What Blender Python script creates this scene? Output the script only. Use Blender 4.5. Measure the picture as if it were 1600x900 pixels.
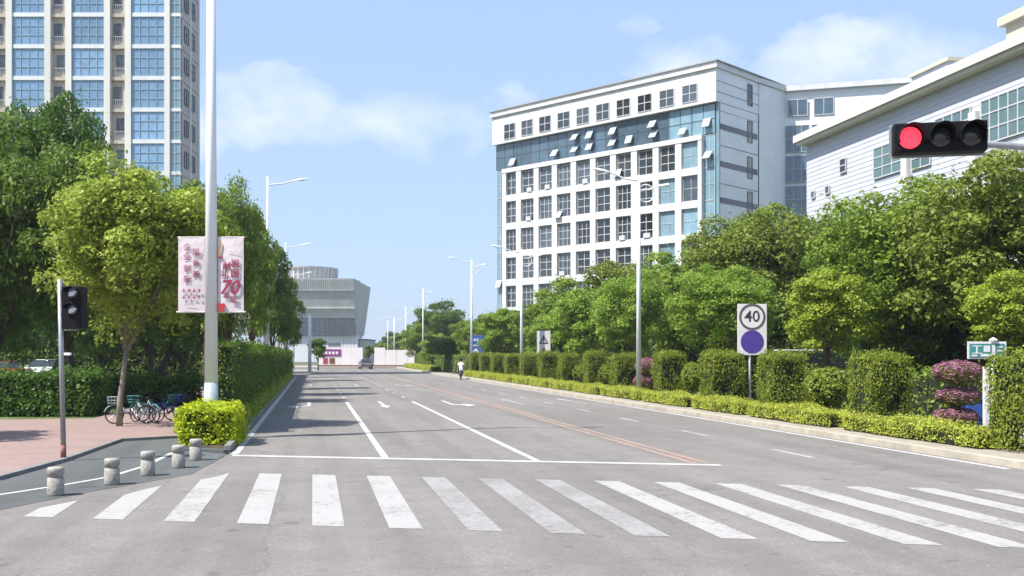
import bpy, math, random
import numpy as np
from mathutils import Vector, Matrix

for _o in list(bpy.data.objects):
    bpy.data.objects.remove(_o, do_unlink=True)
SC = bpy.context.scene
COL = SC.collection
R = math.radians
random.seed(7)

# ------------------------------------------------------------------ camera
H = 2.2                      # eye height (m): lane widths and bollards fix it
FPX = 1600.0                 # focal length in photo pixels
TH = math.atan(310 / FPX)    # the road runs towards a vanishing point left of centre
CS, SN = math.cos(TH), math.sin(TH)
YH = 554.0                   # horizon row in the photograph
cam_d = bpy.data.cameras.new('camera')
cam = bpy.data.objects.new('camera', cam_d)
COL.objects.link(cam)
cam.location = (0, 0, H)
cam.rotation_euler = (R(90), 0, -TH)
cam_d.sensor_width = 36
cam_d.lens = 36
cam_d.shift_y = (YH - 450) / 1600
cam_d.clip_start = 0.1
cam_d.clip_end = 6000
SC.camera = cam

# ------------------------------------------------------------------ sun, sky, exposure
SUN_EL = 56.0
sx, sy = -0.95, -0.31       # the sun stands to the left, a little behind the camera
world = bpy.data.worlds.new('World')
SC.world = world
world.use_nodes = True
wn, wl = world.node_tree.nodes, world.node_tree.links
wn.clear()
w_out = wn.new('ShaderNodeOutputWorld')
w_bg = wn.new('ShaderNodeBackground')
sky = wn.new('ShaderNodeTexSky')
sky.sky_type = 'NISHITA'
sky.sun_disc = False
sky.sun_elevation = R(SUN_EL)
sky.sun_rotation = math.atan2(sx, sy)
sky.air_density = 1.0
sky.dust_density = 1.5
sky.ozone_density = 1.2
SKY_STRENGTH = 0.109
EXPOSURE = 1.05
w_bg.inputs['Strength'].default_value = SKY_STRENGTH

def wmath(op, a, b=None, clamp=False):
    n = wn.new('ShaderNodeMath')
    n.operation = op
    n.use_clamp = clamp
    for i, v in enumerate((a, b)):
        if v is None:
            continue
        if isinstance(v, (int, float)):
            n.inputs[i].default_value = v
        else:
            wl.new(v, n.inputs[i])
    return n.outputs[0]

tc = wn.new('ShaderNodeTexCoord')
sep = wn.new('ShaderNodeSeparateXYZ')
wl.new(tc.outputs['Generated'], sep.inputs[0])
az = wmath('ARCTAN2', sep.outputs['X'], sep.outputs['Y'])
el = wmath('ARCSINE', sep.outputs['Z'])
nz = wn.new('ShaderNodeTexNoise')
nz.inputs['Scale'].default_value = 11.0
nz.inputs['Detail'].default_value = 7
nz.inputs['Roughness'].default_value = 0.58
mp = wn.new('ShaderNodeMapping')
mp.inputs['Scale'].default_value = (1, 1, 1.7)
wl.new(tc.outputs['Generated'], mp.inputs[0])
wl.new(mp.outputs[0], nz.inputs['Vector'])

def sky_dir(px, py):
    a = math.atan((px - 800) / FPX)
    return TH + a, math.atan((YH - py) / FPX * math.cos(a))

cloud_list = []
for px, py, wx, wy in ((440, 178, 150, 62), (655, 190, 125, 72), (1060, 92, 95, 34), (1350, 92, 190, 46),
                       (985, 40, 34, 22), (812, 148, 52, 34), (240, 210, 120, 60)):
    a, e = sky_dir(px, py)
    cloud_list.append((a, e, wx / FPX, wy / FPX))
rc = random.Random(3)
for k in range(14):          # the same kind of small fair-weather clouds goes on around the horizon
    a = TH + 0.75 + k * (2 * math.pi - 1.5) / 14
    cloud_list.append(((a + math.pi) % (2 * math.pi) - math.pi, rc.uniform(0.16, 0.42), rc.uniform(0.07, 0.16), rc.uniform(0.03, 0.055)))
nw = wn.new('ShaderNodeTexNoise')      # ragged outlines: bend the directions before measuring
nw.inputs['Scale'].default_value = 7.0
nw.inputs['Detail'].default_value = 6
nw.inputs['Roughness'].default_value = 0.6
wl.new(mp.outputs[0], nw.inputs['Vector'])
nsep = wn.new('ShaderNodeSeparateColor')
wl.new(nw.outputs['Color'], nsep.inputs[0])
azw = wmath('ADD', az, wmath('MULTIPLY', wmath('SUBTRACT', nsep.outputs[0], 0.5), 0.16))
elw = wmath('ADD', el, wmath('MULTIPLY', wmath('SUBTRACT', nsep.outputs[1], 0.5), 0.10))
acc = None
for a, e, wa, we in cloud_list:
    dx = wmath('DIVIDE', wmath('SUBTRACT', azw, a), wa)
    dy = wmath('DIVIDE', wmath('SUBTRACT', elw, e), we)
    rr = wmath('ADD', wmath('MULTIPLY', dx, dx), wmath('MULTIPLY', dy, dy))
    b = wmath('SUBTRACT', 1.0, rr, clamp=True)
    acc = b if acc is None else wmath('MAXIMUM', acc, b)
puff = wmath('ADD', wmath('MULTIPLY', wmath('SUBTRACT', nz.outputs['Fac'], 0.40), 3.0), 0.25, clamp=True)
dens = wmath('MULTIPLY', wmath('POWER', acc, 0.8), puff)
dens = wmath('MULTIPLY', dens, 0.62, clamp=True)
mixc = wn.new('ShaderNodeMix')
mixc.data_type = 'RGBA'
# pale humid air: the clear sky is lifted a little towards white everywhere
pale = wn.new('ShaderNodeMix')
pale.data_type = 'RGBA'
pale.inputs['Factor'].default_value = 0.72
wl.new(sky.outputs[0], pale.inputs['A'])
pale.inputs['B'].default_value = (2.25, 3.10, 4.60, 1)
wl.new(pale.outputs['Result'], mixc.inputs['A'])
mixc.inputs['B'].default_value = (5.3, 5.4, 5.6, 1)
wl.new(dens, mixc.inputs['Factor'])
wl.new(mixc.outputs['Result'], w_bg.inputs['Color'])
wl.new(w_bg.outputs[0], w_out.inputs[0])

sun_d = bpy.data.lights.new('sun', 'SUN')
sun_d.energy = 4.1
sun_d.angle = R(0.53)
sun_d.color = (1.0, 0.955, 0.88)
sun = bpy.data.objects.new('sun', sun_d)
COL.objects.link(sun)
sdir = Vector((sx, sy, 0)).normalized() * math.cos(R(SUN_EL)) + Vector((0, 0, math.sin(R(SUN_EL))))
sun.rotation_euler = (-sdir).to_track_quat('-Z', 'Y').to_euler()
sun.location = sdir * 80

SC.view_settings.view_transform = 'Standard'
SC.view_settings.look = 'None'
SC.view_settings.exposure = EXPOSURE
SC.view_settings.gamma = 1.0
SC.view_settings.use_curve_mapping = False
SC.render.engine = 'CYCLES'
SC.cycles.use_denoising = True
SC.cycles.max_bounces = 4
SC.cycles.diffuse_bounces = 2
SC.cycles.glossy_bounces = 2
SC.cycles.transmission_bounces = 3
SC.cycles.transparent_max_bounces = 8
SC.cycles.caustics_reflective = False
SC.cycles.caustics_refractive = False

# ------------------------------------------------------------------ pixel helpers
def W(u, d, z=0.0):
    return Vector((u * CS + d * SN, d * CS - u * SN, z))
def PX(x, d, z=0.0):
    return W((x - 800) / FPX * d, d, z)
def G(x, y, z=0.0):
    return PX(x, FPX * (H - z) / (y - YH), z)
def ZY(y, d):
    return H + (YH - y) / FPX * d
def onX(X, x):
    """depth at which the line X = const (parallel to the road) is seen in column x"""
    return X * FPX / (CS * (x - 490))

# ------------------------------------------------------------------ materials
MATS = {}
def _mix(nt, fac, a, b):
    n = nt.nodes.new('ShaderNodeMix')
    n.data_type = 'RGBA'
    for k, v in (('Factor', fac), ('A', a), ('B', b)):
        if isinstance(v, (int, float)):
            n.inputs[k].default_value = v
        elif isinstance(v, tuple):
            n.inputs[k].default_value = (*v, 1) if len(v) == 3 else v
        else:
            nt.links.new(v, n.inputs[k])
    return n.outputs['Result']
def _noise(nt, vec, scale, detail=4, rough=0.55):
    n = nt.nodes.new('ShaderNodeTexNoise')
    n.inputs['Scale'].default_value = scale
    n.inputs['Detail'].default_value = detail
    n.inputs['Roughness'].default_value = rough
    nt.links.new(vec, n.inputs['Vector'])
    return n.outputs['Fac']
def _ramp(nt, fac, stops):
    n = nt.nodes.new('ShaderNodeValToRGB')
    cr = n.color_ramp
    while len(cr.elements) < len(stops):
        cr.elements.new(0.5)
    for e, (p, c) in zip(cr.elements, stops):
        e.position = p
        e.color = (c, c, c, 1) if isinstance(c, (int, float)) else (*c, 1)
    nt.links.new(fac, n.inputs[0])
    return n.outputs[0]
def base(name):
    m = bpy.data.materials.new(name)
    m.use_nodes = True
    nt = m.node_tree
    b = nt.nodes['Principled BSDF']
    MATS[name] = m
    return m, nt, b
def world_pos(nt):
    return nt.nodes.new('ShaderNodeNewGeometry').outputs['Position']
def obj_pos(nt):
    return nt.nodes.new('ShaderNodeTexCoord').outputs['Object']
def mat(name, col, rough=0.6, var=0.15, scale=3.0, metal=0.0, spec=0.4, bump=0.0, streak=False, dirt=0.0):
    """plain painted or mineral surface: base colour with uneven tone, a little dirt and relief"""
    m, nt, b = base(name)
    p = world_pos(nt)
    if streak:
        mpn = nt.nodes.new('ShaderNodeMapping')
        mpn.inputs['Scale'].default_value = (1, 1, 0.12)
        nt.links.new(p, mpn.inputs[0])
        p = mpn.outputs[0]
    f = _noise(nt, p, scale, 5)
    lo = tuple(c * (1 - var) for c in col)
    hi = tuple(min(1, c * (1 + var)) for c in col)
    c = _mix(nt, _ramp(nt, f, ((0.3, 0.0), (0.7, 1.0))), lo, hi)
    if dirt:
        f2 = _noise(nt, p, scale * 0.35, 6, 0.65)
        c = _mix(nt, _ramp(nt, f2, ((0.5, 0.0), (0.75, dirt))), c, tuple(x * 0.45 for x in col))
    nt.links.new(c, b.inputs['Base Color'])
    b.inputs['Roughness'].default_value = rough
    b.inputs['Metallic'].default_value = metal
    b.inputs['Specular IOR Level'].default_value = spec
    if bump:
        bn = nt.nodes.new('ShaderNodeBump')
        bn.inputs['Strength'].default_value = bump
        bn.inputs['Distance'].default_value = 0.01
        nt.links.new(_noise(nt, p, scale * 12, 3), bn.inputs['Height'])
        nt.links.new(bn.outputs[0], b.inputs['Normal'])
    return m
def leaf_mat(name, dark, light, trans=0.3):
    m, nt, b = base(name)
    nt.nodes.remove(b)
    out = nt.nodes['Material Output']
    rnd = nt.nodes.new('ShaderNodeNewGeometry').outputs['Random Per Island']
    f = _noise(nt, obj_pos(nt), 2.6, 2)
    c1 = _mix(nt, rnd, dark, light)
    # brown and yellow leaves among the green
    c1 = _mix(nt, _ramp(nt, rnd, ((0.955, 0.0), (0.97, 0.5))), c1, (0.16, 0.13, 0.03))
    c = _mix(nt, _ramp(nt, f, ((0.35, 0.0), (0.65, 0.55))), c1, tuple(x * 1.35 for x in light))
    d = nt.nodes.new('ShaderNodeBsdfPrincipled')
    d.inputs['Roughness'].default_value = 0.5
    d.inputs['Specular IOR Level'].default_value = 0.22
    t = nt.nodes.new('ShaderNodeBsdfTranslucent')
    nt.links.new(c, d.inputs['Base Color'])
    nt.links.new(_mix(nt, 0.5, c, tuple(x * 1.5 for x in light)), t.inputs['Color'])
    mx = nt.nodes.new('ShaderNodeMixShader')
    mx.inputs[0].default_value = trans
    nt.links.new(d.outputs[0], mx.inputs[1])
    nt.links.new(t.outputs[0], mx.inputs[2])
    nt.links.new(mx.outputs[0], out.inputs[0])
    return m
def asphalt(name, col, patch=0.14, cracks=True):
    m, nt, b = base(name)
    p = world_pos(nt)
    fine = _noise(nt, p, 55, 3, 0.7)
    mid = _noise(nt, p, 1.3, 6, 0.6)
    mpn = nt.nodes.new('ShaderNodeMapping')
    mpn.inputs['Scale'].default_value = (1.1, 0.05, 1)
    nt.links.new(p, mpn.inputs[0])
    lanes = _noise(nt, mpn.outputs[0], 1.0, 3)
    big = _noise(nt, p, 0.18, 4)
    c = _mix(nt, _ramp(nt, mid, ((0.3, 0.0), (0.7, 1.0))), tuple(x * (1 - patch) for x in col), tuple(x * (1 + patch) for x in col))
    c = _mix(nt, _ramp(nt, fine, ((0.35, 0.0), (0.7, 1.0))), _mix(nt, 0.28, c, (0.03, 0.03, 0.03)), _mix(nt, 0.12, c, (0.6, 0.6, 0.6)))
    agg = nt.nodes.new('ShaderNodeTexVoronoi')
    agg.inputs['Scale'].default_value = 34
    nt.links.new(p, agg.inputs['Vector'])
    asep = nt.nodes.new('ShaderNodeSeparateColor')
    nt.links.new(agg.outputs['Color'], asep.inputs[0])
    c = _mix(nt, _ramp(nt, asep.outputs[0], ((0.55, 0.0), (0.95, 0.28))), c, tuple(x * 0.5 for x in col))
    c = _mix(nt, _ramp(nt, asep.outputs[1], ((0.8, 0.0), (0.97, 0.28))), c, tuple(x * 1.8 for x in col))
    c = _mix(nt, _ramp(nt, lanes, ((0.42, 0.0), (0.60, 0.42))), c, tuple(x * 0.60 for x in col))
    spots = _noise(nt, p, 2.3, 2, 0.4)
    c = _mix(nt, _ramp(nt, spots, ((0.66, 0.0), (0.74, 0.5))), c, tuple(x * 0.42 for x in col))
    c = _mix(nt, _ramp(nt, big, ((0.45, 0.0), (0.7, 0.25))), c, tuple(x * 1.35 for x in col))
    if cracks:
        v = nt.nodes.new('ShaderNodeTexVoronoi')
        v.feature = 'DISTANCE_TO_EDGE'
        v.inputs['Scale'].default_value = 0.16
        wob = nt.nodes.new('ShaderNodeVectorMath')
        wob.operation = 'ADD'
        nn = nt.nodes.new('ShaderNodeTexNoise')
        nn.inputs['Scale'].default_value = 0.9
        nn.inputs['Detail'].default_value = 4
        nt.links.new(p, nn.inputs['Vector'])
        nt.links.new(p, wob.inputs[0])
        nt.links.new(nn.outputs['Color'], wob.inputs[1])
        nt.links.new(wob.outputs[0], v.inputs['Vector'])
        c = _mix(nt, _ramp(nt, v.outputs['Distance'], ((0.0, 0.22), (0.003, 0.0))), c, (0.02, 0.02, 0.02))
    nt.links.new(c, b.inputs['Base Color'])
    b.inputs['Roughness'].default_value = 0.85
    b.inputs['Specular IOR Level'].default_value = 0.25
    bn = nt.nodes.new('ShaderNodeBump')
    bn.inputs['Strength'].default_value = 0.35
    bn.inputs['Distance'].default_value = 0.006
    nt.links.new(fine, bn.inputs['Height'])
    nt.links.new(bn.outputs[0], b.inputs['Normal'])
    return m
def paint(name, col, under, wear):
    m, nt, b = base(name)
    p = world_pos(nt)
    f = _noise(nt, p, 9, 8, 0.7)
    f2 = _noise(nt, p, 0.8, 3)
    s = nt.nodes.new('ShaderNodeMath')
    s.operation = 'ADD'
    nt.links.new(f, s.inputs[0])
    nt.links.new(_ramp(nt, f2, ((0.3, -0.0), (0.7, 0.25))), s.inputs[1])
    c = _mix(nt, _ramp(nt, s.outputs[0], ((wear, 0.0), (wear + 0.16, 0.85))), col, under)
    c = _mix(nt, _ramp(nt, _noise(nt, p, 60, 2), ((0.4, 0.0), (0.75, 0.35))), c, under)
    nt.links.new(c, b.inputs['Base Color'])
    b.inputs['Roughness'].default_value = 0.7
    return m
def glass(name, col, rough=0.06, spec=0.9, var=0.5, scale=0.6, metal=0.0):
    """window glass seen from outside by day: dark or tinted, mirrors the sky"""
    m, nt, b = base(name)
    oi = nt.nodes.new('ShaderNodeObjectInfo').outputs['Random']
    f = _noise(nt, world_pos(nt), scale, 3)
    c = _mix(nt, oi, tuple(x * (1 - var) for x in col), tuple(min(1, x * (1 + var)) for x in col))
    c = _mix(nt, _ramp(nt, f, ((0.4, 0.0), (0.65, 0.4))), c, tuple(x * 0.5 for x in col))
    nt.links.new(c, b.inputs['Base Color'])
    b.inputs['Roughness'].default_value = rough
    b.inputs['Specular IOR Level'].default_value = spec
    b.inputs['Metallic'].default_value = metal
    b.inputs['IOR'].default_value = 1.55
    return m
def paving(name, c1, c2, sx_, sy_, joint):
    m, nt, b = base(name)
    p = world_pos(nt)
    br = nt.nodes.new('ShaderNodeTexBrick')
    br.inputs['Scale'].default_value = 1.0
    br.inputs['Brick Width'].default_value = sx_
    br.inputs['Row Height'].default_value = sy_
    br.inputs['Mortar Size'].default_value = 0.006
    br.inputs['Color1'].default_value = (*c1, 1)
    br.inputs['Color2'].default_value = (*c2, 1)
    br.inputs['Mortar'].default_value = (*joint, 1)
    nt.links.new(p, br.inputs['Vector'])
    c = _mix(nt, _ramp(nt, _noise(nt, p, 0.9, 5), ((0.45, 0.0), (0.7, 0.45))), br.outputs['Color'], tuple(x * 0.6 for x in c1))
    nt.links.new(c, b.inputs['Base Color'])
    b.inputs['Roughness'].default_value = 0.85
    return m
def emis(name, col, strength):
    m, nt, b = base(name)
    b.inputs['Base Color'].default_value = (*col, 1)
    b.inputs['Emission Color'].default_value = (*col, 1)
    n = nt.nodes.new('ShaderNodeTexVoronoi')
    n.inputs['Scale'].default_value = 55
    n.inputs['Randomness'].default_value = 0.25
    nt.links.new(obj_pos(nt), n.inputs['Vector'])
    n = n.outputs['Distance']
    nt.links.new(_mix(nt, _ramp(nt, n, ((0.15, 1.0), (0.6, 0.0))), tuple(x * 0.35 for x in col), col), b.inputs['Emission Color'])
    b.inputs['Emission Strength'].default_value = strength
    return m

ASP = (0.196, 0.178, 0.164)
asphalt('asphalt', ASP)
asphalt('asphalt_dark', (0.085, 0.092, 0.092), cracks=False)
paint('line_white', (0.50, 0.49, 0.48), ASP, 0.68)
paint('stripe_white', (0.37, 0.355, 0.345), ASP, 0.64)
paint('stripe_worn', (0.30, 0.29, 0.285), ASP, 0.56)
paint('line_yellow', (0.36, 0.225, 0.16), ASP, 0.58)
paint('line_far', (0.36, 0.355, 0.35), ASP, 0.58)
paving('pave_pink', (0.30, 0.20, 0.18), (0.26, 0.18, 0.16), 0.2, 0.1, (0.2, 0.17, 0.15))
paving('pave_tan', (0.34, 0.30, 0.24), (0.30, 0.27, 0.22), 0.3, 0.3, (0.16, 0.15, 0.13))
mat('kerb_stone', (0.40, 0.36, 0.29), 0.85, 0.2, 2.2, bump=0.4, dirt=0.4)
mat('kerb_grey', (0.20, 0.20, 0.195), 0.85, 0.2, 2.2, bump=0.4, dirt=0.4)
mat('granite', (0.34, 0.32, 0.29), 0.8, 0.35, 26, bump=0.5, dirt=0.3)
mat('soil', (0.06, 0.045, 0.03), 0.95, 0.4, 3, bump=0.5)
mat('grass', (0.075, 0.11, 0.03), 0.95, 0.4, 0.7, bump=0.5)
mat('far_ground', (0.09, 0.10, 0.05), 0.95, 0.3, 0.05)
mat('pole_white', (0.76, 0.77, 0.78), 0.4, 0.08, 1.5, streak=True, dirt=0.15)
mat('pole_band', (0.36, 0.44, 0.46), 0.5, 0.1, 3, dirt=0.3)
mat('steel_grey', (0.33, 0.34, 0.35), 0.45, 0.15, 4, metal=0.5, dirt=0.3)
mat('rust_red', (0.24, 0.10, 0.08), 0.7, 0.3, 6)
mat('black_plastic', (0.008, 0.008, 0.010), 0.6, 0.2, 5, spec=0.15)
mat('dark_lens', (0.03, 0.03, 0.035), 0.15, 0.2, 8, spec=0.6)
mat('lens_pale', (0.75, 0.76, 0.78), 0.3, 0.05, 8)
mat('banner', (0.66, 0.58, 0.60), 0.6, 0.06, 1.5)
mat('banner_frame', (0.58, 0.52, 0.50), 0.5, 0.1, 4)
mat('ink_red', (0.30, 0.03, 0.08), 0.6, 0.1, 4)
mat('ink_flame', (0.42, 0.04, 0.04), 0.6, 0.2, 9)
mat('ink_gold', (0.42, 0.24, 0.12), 0.6, 0.2, 9)
mat('sign_white', (0.68, 0.66, 0.66), 0.45, 0.06, 2, dirt=0.1)
mat('sign_ink', (0.05, 0.035, 0.05), 0.5, 0.1, 4)
mat('sign_ring', (0.12, 0.07, 0.09), 0.5, 0.1, 4)
mat('sign_purple', (0.075, 0.04, 0.27), 0.5, 0.15, 6)
mat('sign_blue', (0.03, 0.10, 0.36), 0.5, 0.15, 4)
mat('sign_teal', (0.05, 0.24, 0.23), 0.5, 0.15, 4)
mat('sign_ochre', (0.24, 0.20, 0.12), 0.6, 0.2, 4)
mat('bark', (0.085, 0.068, 0.052), 0.95, 0.35, 6, bump=0.8)
mat('bark_pale', (0.25, 0.22, 0.18), 0.9, 0.3, 6, bump=0.6)
mat('clad_white', (0.64, 0.63, 0.62), 0.55, 0.08, 0.9, streak=True, dirt=0.3)
mat('clad_grey', (0.76, 0.77, 0.78), 0.5, 0.06, 0.4, dirt=0.1)
mat('band_navy', (0.045, 0.075, 0.12), 0.25, 0.15, 0.6, spec=0.5)
mat('clad_joint', (0.20, 0.21, 0.22), 0.7, 0.1, 1)
mat('roof_grey', (0.30, 0.31, 0.32), 0.7, 0.1, 1)
mat('frame_white', (0.50, 0.51, 0.52), 0.5, 0.06, 2)
mat('frame_tower', (0.30, 0.40, 0.50), 0.5, 0.06, 2)
mat('frame_dark', (0.10, 0.12, 0.15), 0.5, 0.1, 2)
mat('siding', (0.51, 0.52, 0.585), 0.55, 0.05, 0.6, dirt=0.06)
mat('cream', (0.56, 0.51, 0.40), 0.7, 0.06, 0.6)
mat('tower_pier', (0.74, 0.71, 0.66), 0.7, 0.08, 0.8, streak=True, dirt=0.15)
mat('tower_band', (0.72, 0.72, 0.72), 0.6, 0.06, 0.8)
mat('tower_beige', (0.52, 0.45, 0.37), 0.75, 0.12, 0.8, dirt=0.2)
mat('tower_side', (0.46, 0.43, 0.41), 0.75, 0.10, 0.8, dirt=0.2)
mat('museum_panel', (0.46, 0.455, 0.45), 0.55, 0.10, 0.6)
mat('museum_fin', (0.56, 0.55, 0.54), 0.55, 0.1, 0.6)
mat('hoarding_white', (0.72, 0.68, 0.70), 0.6, 0.08, 0.3)
mat('hoarding_purple', (0.22, 0.03, 0.22), 0.6, 0.2, 0.6)
mat('hoarding_brown', (0.16, 0.06, 0.03), 0.6, 0.2, 0.6)
mat('podium_white', (0.68, 0.69, 0.72), 0.6, 0.08, 0.2)
glass('glass_dark', (0.045, 0.058, 0.068), var=0.95, scale=0.9)
glass('glass_band', (0.075, 0.125, 0.17), var=0.3)
glass('glass_tower', (0.20, 0.35, 0.52), var=0.25, rough=0.12, scale=1.2)
glass('glass_strip', (0.20, 0.33, 0.40), var=0.15, rough=0.1)
glass('glass_green', (0.10, 0.17, 0.17), var=0.3)
glass('glass_sash', (0.45, 0.50, 0.54), var=0.1, rough=0.15)
glass('glass_car', (0.02, 0.025, 0.03), var=0.2)
glass('glass_museum', (0.07, 0.085, 0.11), var=0.2, rough=0.2)
mat('car_white', (0.72, 0.72, 0.72), 0.25, 0.03, 3, spec=0.6)
mat('car_red', (0.35, 0.03, 0.03), 0.25, 0.05, 3, spec=0.6)
mat('car_grey', (0.14, 0.14, 0.15), 0.3, 0.05, 3, spec=0.6)
mat('tyre', (0.015, 0.015, 0.015), 0.85, 0.2, 8)
mat('rim', (0.4, 0.4, 0.42), 0.35, 0.1, 8, metal=0.7)
mat('bike_teal', (0.046, 0.215, 0.202), 0.4, 0.1, 5)
mat('bike_white', (0.260, 0.293, 0.312), 0.4, 0.1, 5)
mat('bike_blue', (0.019, 0.039, 0.227), 0.4, 0.1, 5)
mat('cloth_white', (0.66, 0.66, 0.66), 0.9, 0.1, 8)
mat('cloth_dark', (0.03, 0.03, 0.035), 0.9, 0.2, 8)
mat('skin', (0.42, 0.26, 0.19), 0.6, 0.05, 10)
emis('red_lamp', (1.0, 0.05, 0.09), 1.3)
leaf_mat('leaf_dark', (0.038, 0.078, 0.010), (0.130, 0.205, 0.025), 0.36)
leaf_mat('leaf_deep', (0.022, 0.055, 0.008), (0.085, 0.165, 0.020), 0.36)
leaf_mat('leaf_camphor', (0.105, 0.165, 0.018), (0.310, 0.380, 0.055), 0.38)
leaf_mat('leaf_mid', (0.068, 0.122, 0.014), (0.205, 0.285, 0.034), 0.36)
leaf_mat('leaf_olive', (0.065, 0.102, 0.016), (0.200, 0.250, 0.036), 0.32)
leaf_mat('leaf_bright', (0.085, 0.160, 0.017), (0.240, 0.345, 0.045), 0.34)
leaf_mat('leaf_yellow', (0.130, 0.190, 0.016), (0.320, 0.390, 0.044), 0.34)
leaf_mat('leaf_lime', (0.220, 0.290, 0.008), (0.470, 0.540, 0.024), 0.32)
leaf_mat('leaf_hedge', (0.080, 0.120, 0.012), (0.230, 0.280, 0.032), 0.28)
leaf_mat('leaf_low', (0.190, 0.225, 0.022), (0.430, 0.470, 0.070), 0.30)
leaf_mat('leaf_pink', (0.13, 0.045, 0.075), (0.36, 0.17, 0.23), 0.3)
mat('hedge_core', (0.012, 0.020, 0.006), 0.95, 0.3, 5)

# ------------------------------------------------------------------ mesh helpers
class MB:
    def __init__(self):
        self.v, self.f = [], []
    def add(self, vs, fs):
        n = len(self.v)
        self.v += [tuple(v) for v in vs]
        self.f += [tuple(i + n for i in f) for f in fs]
        return self
    def box(self, x0, x1, y0, y1, z0, z1):
        return self.add([(x0, y0, z0), (x1, y0, z0), (x1, y1, z0), (x0, y1, z0), (x0, y0, z1), (x1, y0, z1), (x1, y1, z1), (x0, y1, z1)],
                        [(3, 2, 1, 0), (4, 5, 6, 7), (0, 1, 5, 4), (1, 2, 6, 5), (2, 3, 7, 6), (3, 0, 4, 7)])
    def prism(self, pts, z0, z1):
        """pts: counter-clockwise (x, y); z may be a function of the point"""
        n = len(pts)
        vs = [(p[0], p[1], z0) for p in pts] + [(p[0], p[1], z1) for p in pts]
        fs = [tuple(reversed(range(n))), tuple(range(n, 2 * n))] + [(i, (i + 1) % n, n + (i + 1) % n, n + i) for i in range(n)]
        return self.add(vs, fs)
    def prism_y(self, pts, y0, y1):
        """outline in (x, z), extruded along y"""
        n = len(pts)
        vs = [(p[0], y0, p[1]) for p in pts] + [(p[0], y1, p[1]) for p in pts]
        fs = [tuple(range(n)), tuple(reversed(range(n, 2 * n)))] + [(i, n + i, n + (i + 1) % n, (i + 1) % n) for i in range(n)]
        return self.add(vs, fs)
    def sheet(self, pts, z):
        return self.add([(p[0], p[1], z) for p in pts], [tuple(range(len(pts)))])
    def tube(self, p0, p1, r0, r1=None, n=8, caps=True):
        r1 = r0 if r1 is None else r1
        p0, p1 = Vector(p0), Vector(p1)
        a = (p1 - p0).normalized()
        t = Vector((0, 0, 1)) if abs(a.z) < 0.9 else Vector((1, 0, 0))
        u = a.cross(t).normalized()
        w = a.cross(u)
        vs = []
        for p, r in ((p0, r0), (p1, r1)):
            for i in range(n):
                an = 2 * math.pi * i / n
                vs.append(p + u * (r * math.cos(an)) + w * (r * math.sin(an)))
        fs = [(i, n + i, n + (i + 1) % n, (i + 1) % n) for i in range(n)]
        if caps:
            fs += [tuple(range(n)), tuple(reversed(range(n, 2 * n)))]
        return self.add(vs, fs)
    def path(self, pts, rs, n=8):
        pts = [Vector(p) for p in pts]
        if not isinstance(rs, (list, tuple)):
            rs = [rs] * len(pts)
        vs, fs = [], []
        u = None
        for k, p in enumerate(pts):
            a = (pts[min(k + 1, len(pts) - 1)] - pts[max(k - 1, 0)]).normalized()
            if u is None:
                t = Vector((0, 0, 1)) if abs(a.z) < 0.9 else Vector((1, 0, 0))
                u = a.cross(t).normalized()
            else:
                u = (u - a * u.dot(a)).normalized()
            w = a.cross(u)
            for i in range(n):
                an = 2 * math.pi * i / n
                vs.append(p + u * (rs[k] * math.cos(an)) + w * (rs[k] * math.sin(an)))
        m = len(pts)
        for k in range(m - 1):
            for i in range(n):
                fs.append((k * n + i, (k + 1) * n + i, (k + 1) * n + (i + 1) % n, k * n + (i + 1) % n))
        fs += [tuple(range(n)), tuple(reversed(range((m - 1) * n, m * n)))]
        return self.add(vs, fs)
    def lathe(self, prof, c=(0, 0, 0), n=20):
        vs, fs = [], []
        for r, z in prof:
            for i in range(n):
                an = 2 * math.pi * i / n
                vs.append((c[0] + r * math.cos(an), c[1] + r * math.sin(an), c[2] + z))
        m = len(prof)
        for k in range(m - 1):
            for i in range(n):
                fs.append((k * n + i, k * n + (i + 1) % n, (k + 1) * n + (i + 1) % n, (k + 1) * n + i))
        fs += [tuple(reversed(range(n))), tuple(range((m - 1) * n, m * n))]
        return self.add(vs, fs)
    def ring(self, c, ax, R_, r, n=28, k=8):
        """torus about axis ax (unit vector)"""
        ax = Vector(ax)
        t = Vector((0, 0, 1)) if abs(ax.z) < 0.9 else Vector((1, 0, 0))
        u = ax.cross(t).normalized()
        w = ax.cross(u)
        vs, fs = [], []
        for i in range(n):
            a = 2 * math.pi * i / n
            d = u * math.cos(a) + w * math.sin(a)
            for j in range(k):
                b = 2 * math.pi * j / k
                vs.append(Vector(c) + d * (R_ + r * math.cos(b)) + ax * (r * math.sin(b)))
        for i in range(n):
            for j in range(k):
                fs.append((i * k + j, i * k + (j + 1) % k, ((i + 1) % n) * k + (j + 1) % k, ((i + 1) % n) * k + j))
        return self.add(vs, fs)
    def mesh(self, name, m):
        me = bpy.data.meshes.new(name)
        me.from_pydata(self.v, [], self.f)
        me.materials.append(MATS[m] if isinstance(m, str) else m)
        me.update()
        return me
    def build(self, name, m, parent=None, smooth=False, bevel=0.0):
        return link(name, self.mesh(name, m), parent, smooth, bevel)
def link(name, me, parent=None, smooth=False, bevel=0.0, loc=None, rz=None, scale=None):
    o = bpy.data.objects.new(name, me)
    COL.objects.link(o)
    if parent is not None:
        o.parent = parent
    if smooth:
        for p in me.polygons:
            p.use_smooth = len(p.vertices) == 4
    if bevel:
        b = o.modifiers.new('bevel', 'BEVEL')
        b.width = bevel
        b.segments = 2
        b.limit_method = 'ANGLE'
    if loc is not None:
        o.location = loc
    if rz is not None:
        o.rotation_euler = (0, 0, rz)
    if scale is not None:
        o.scale = scale
    return o
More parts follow.
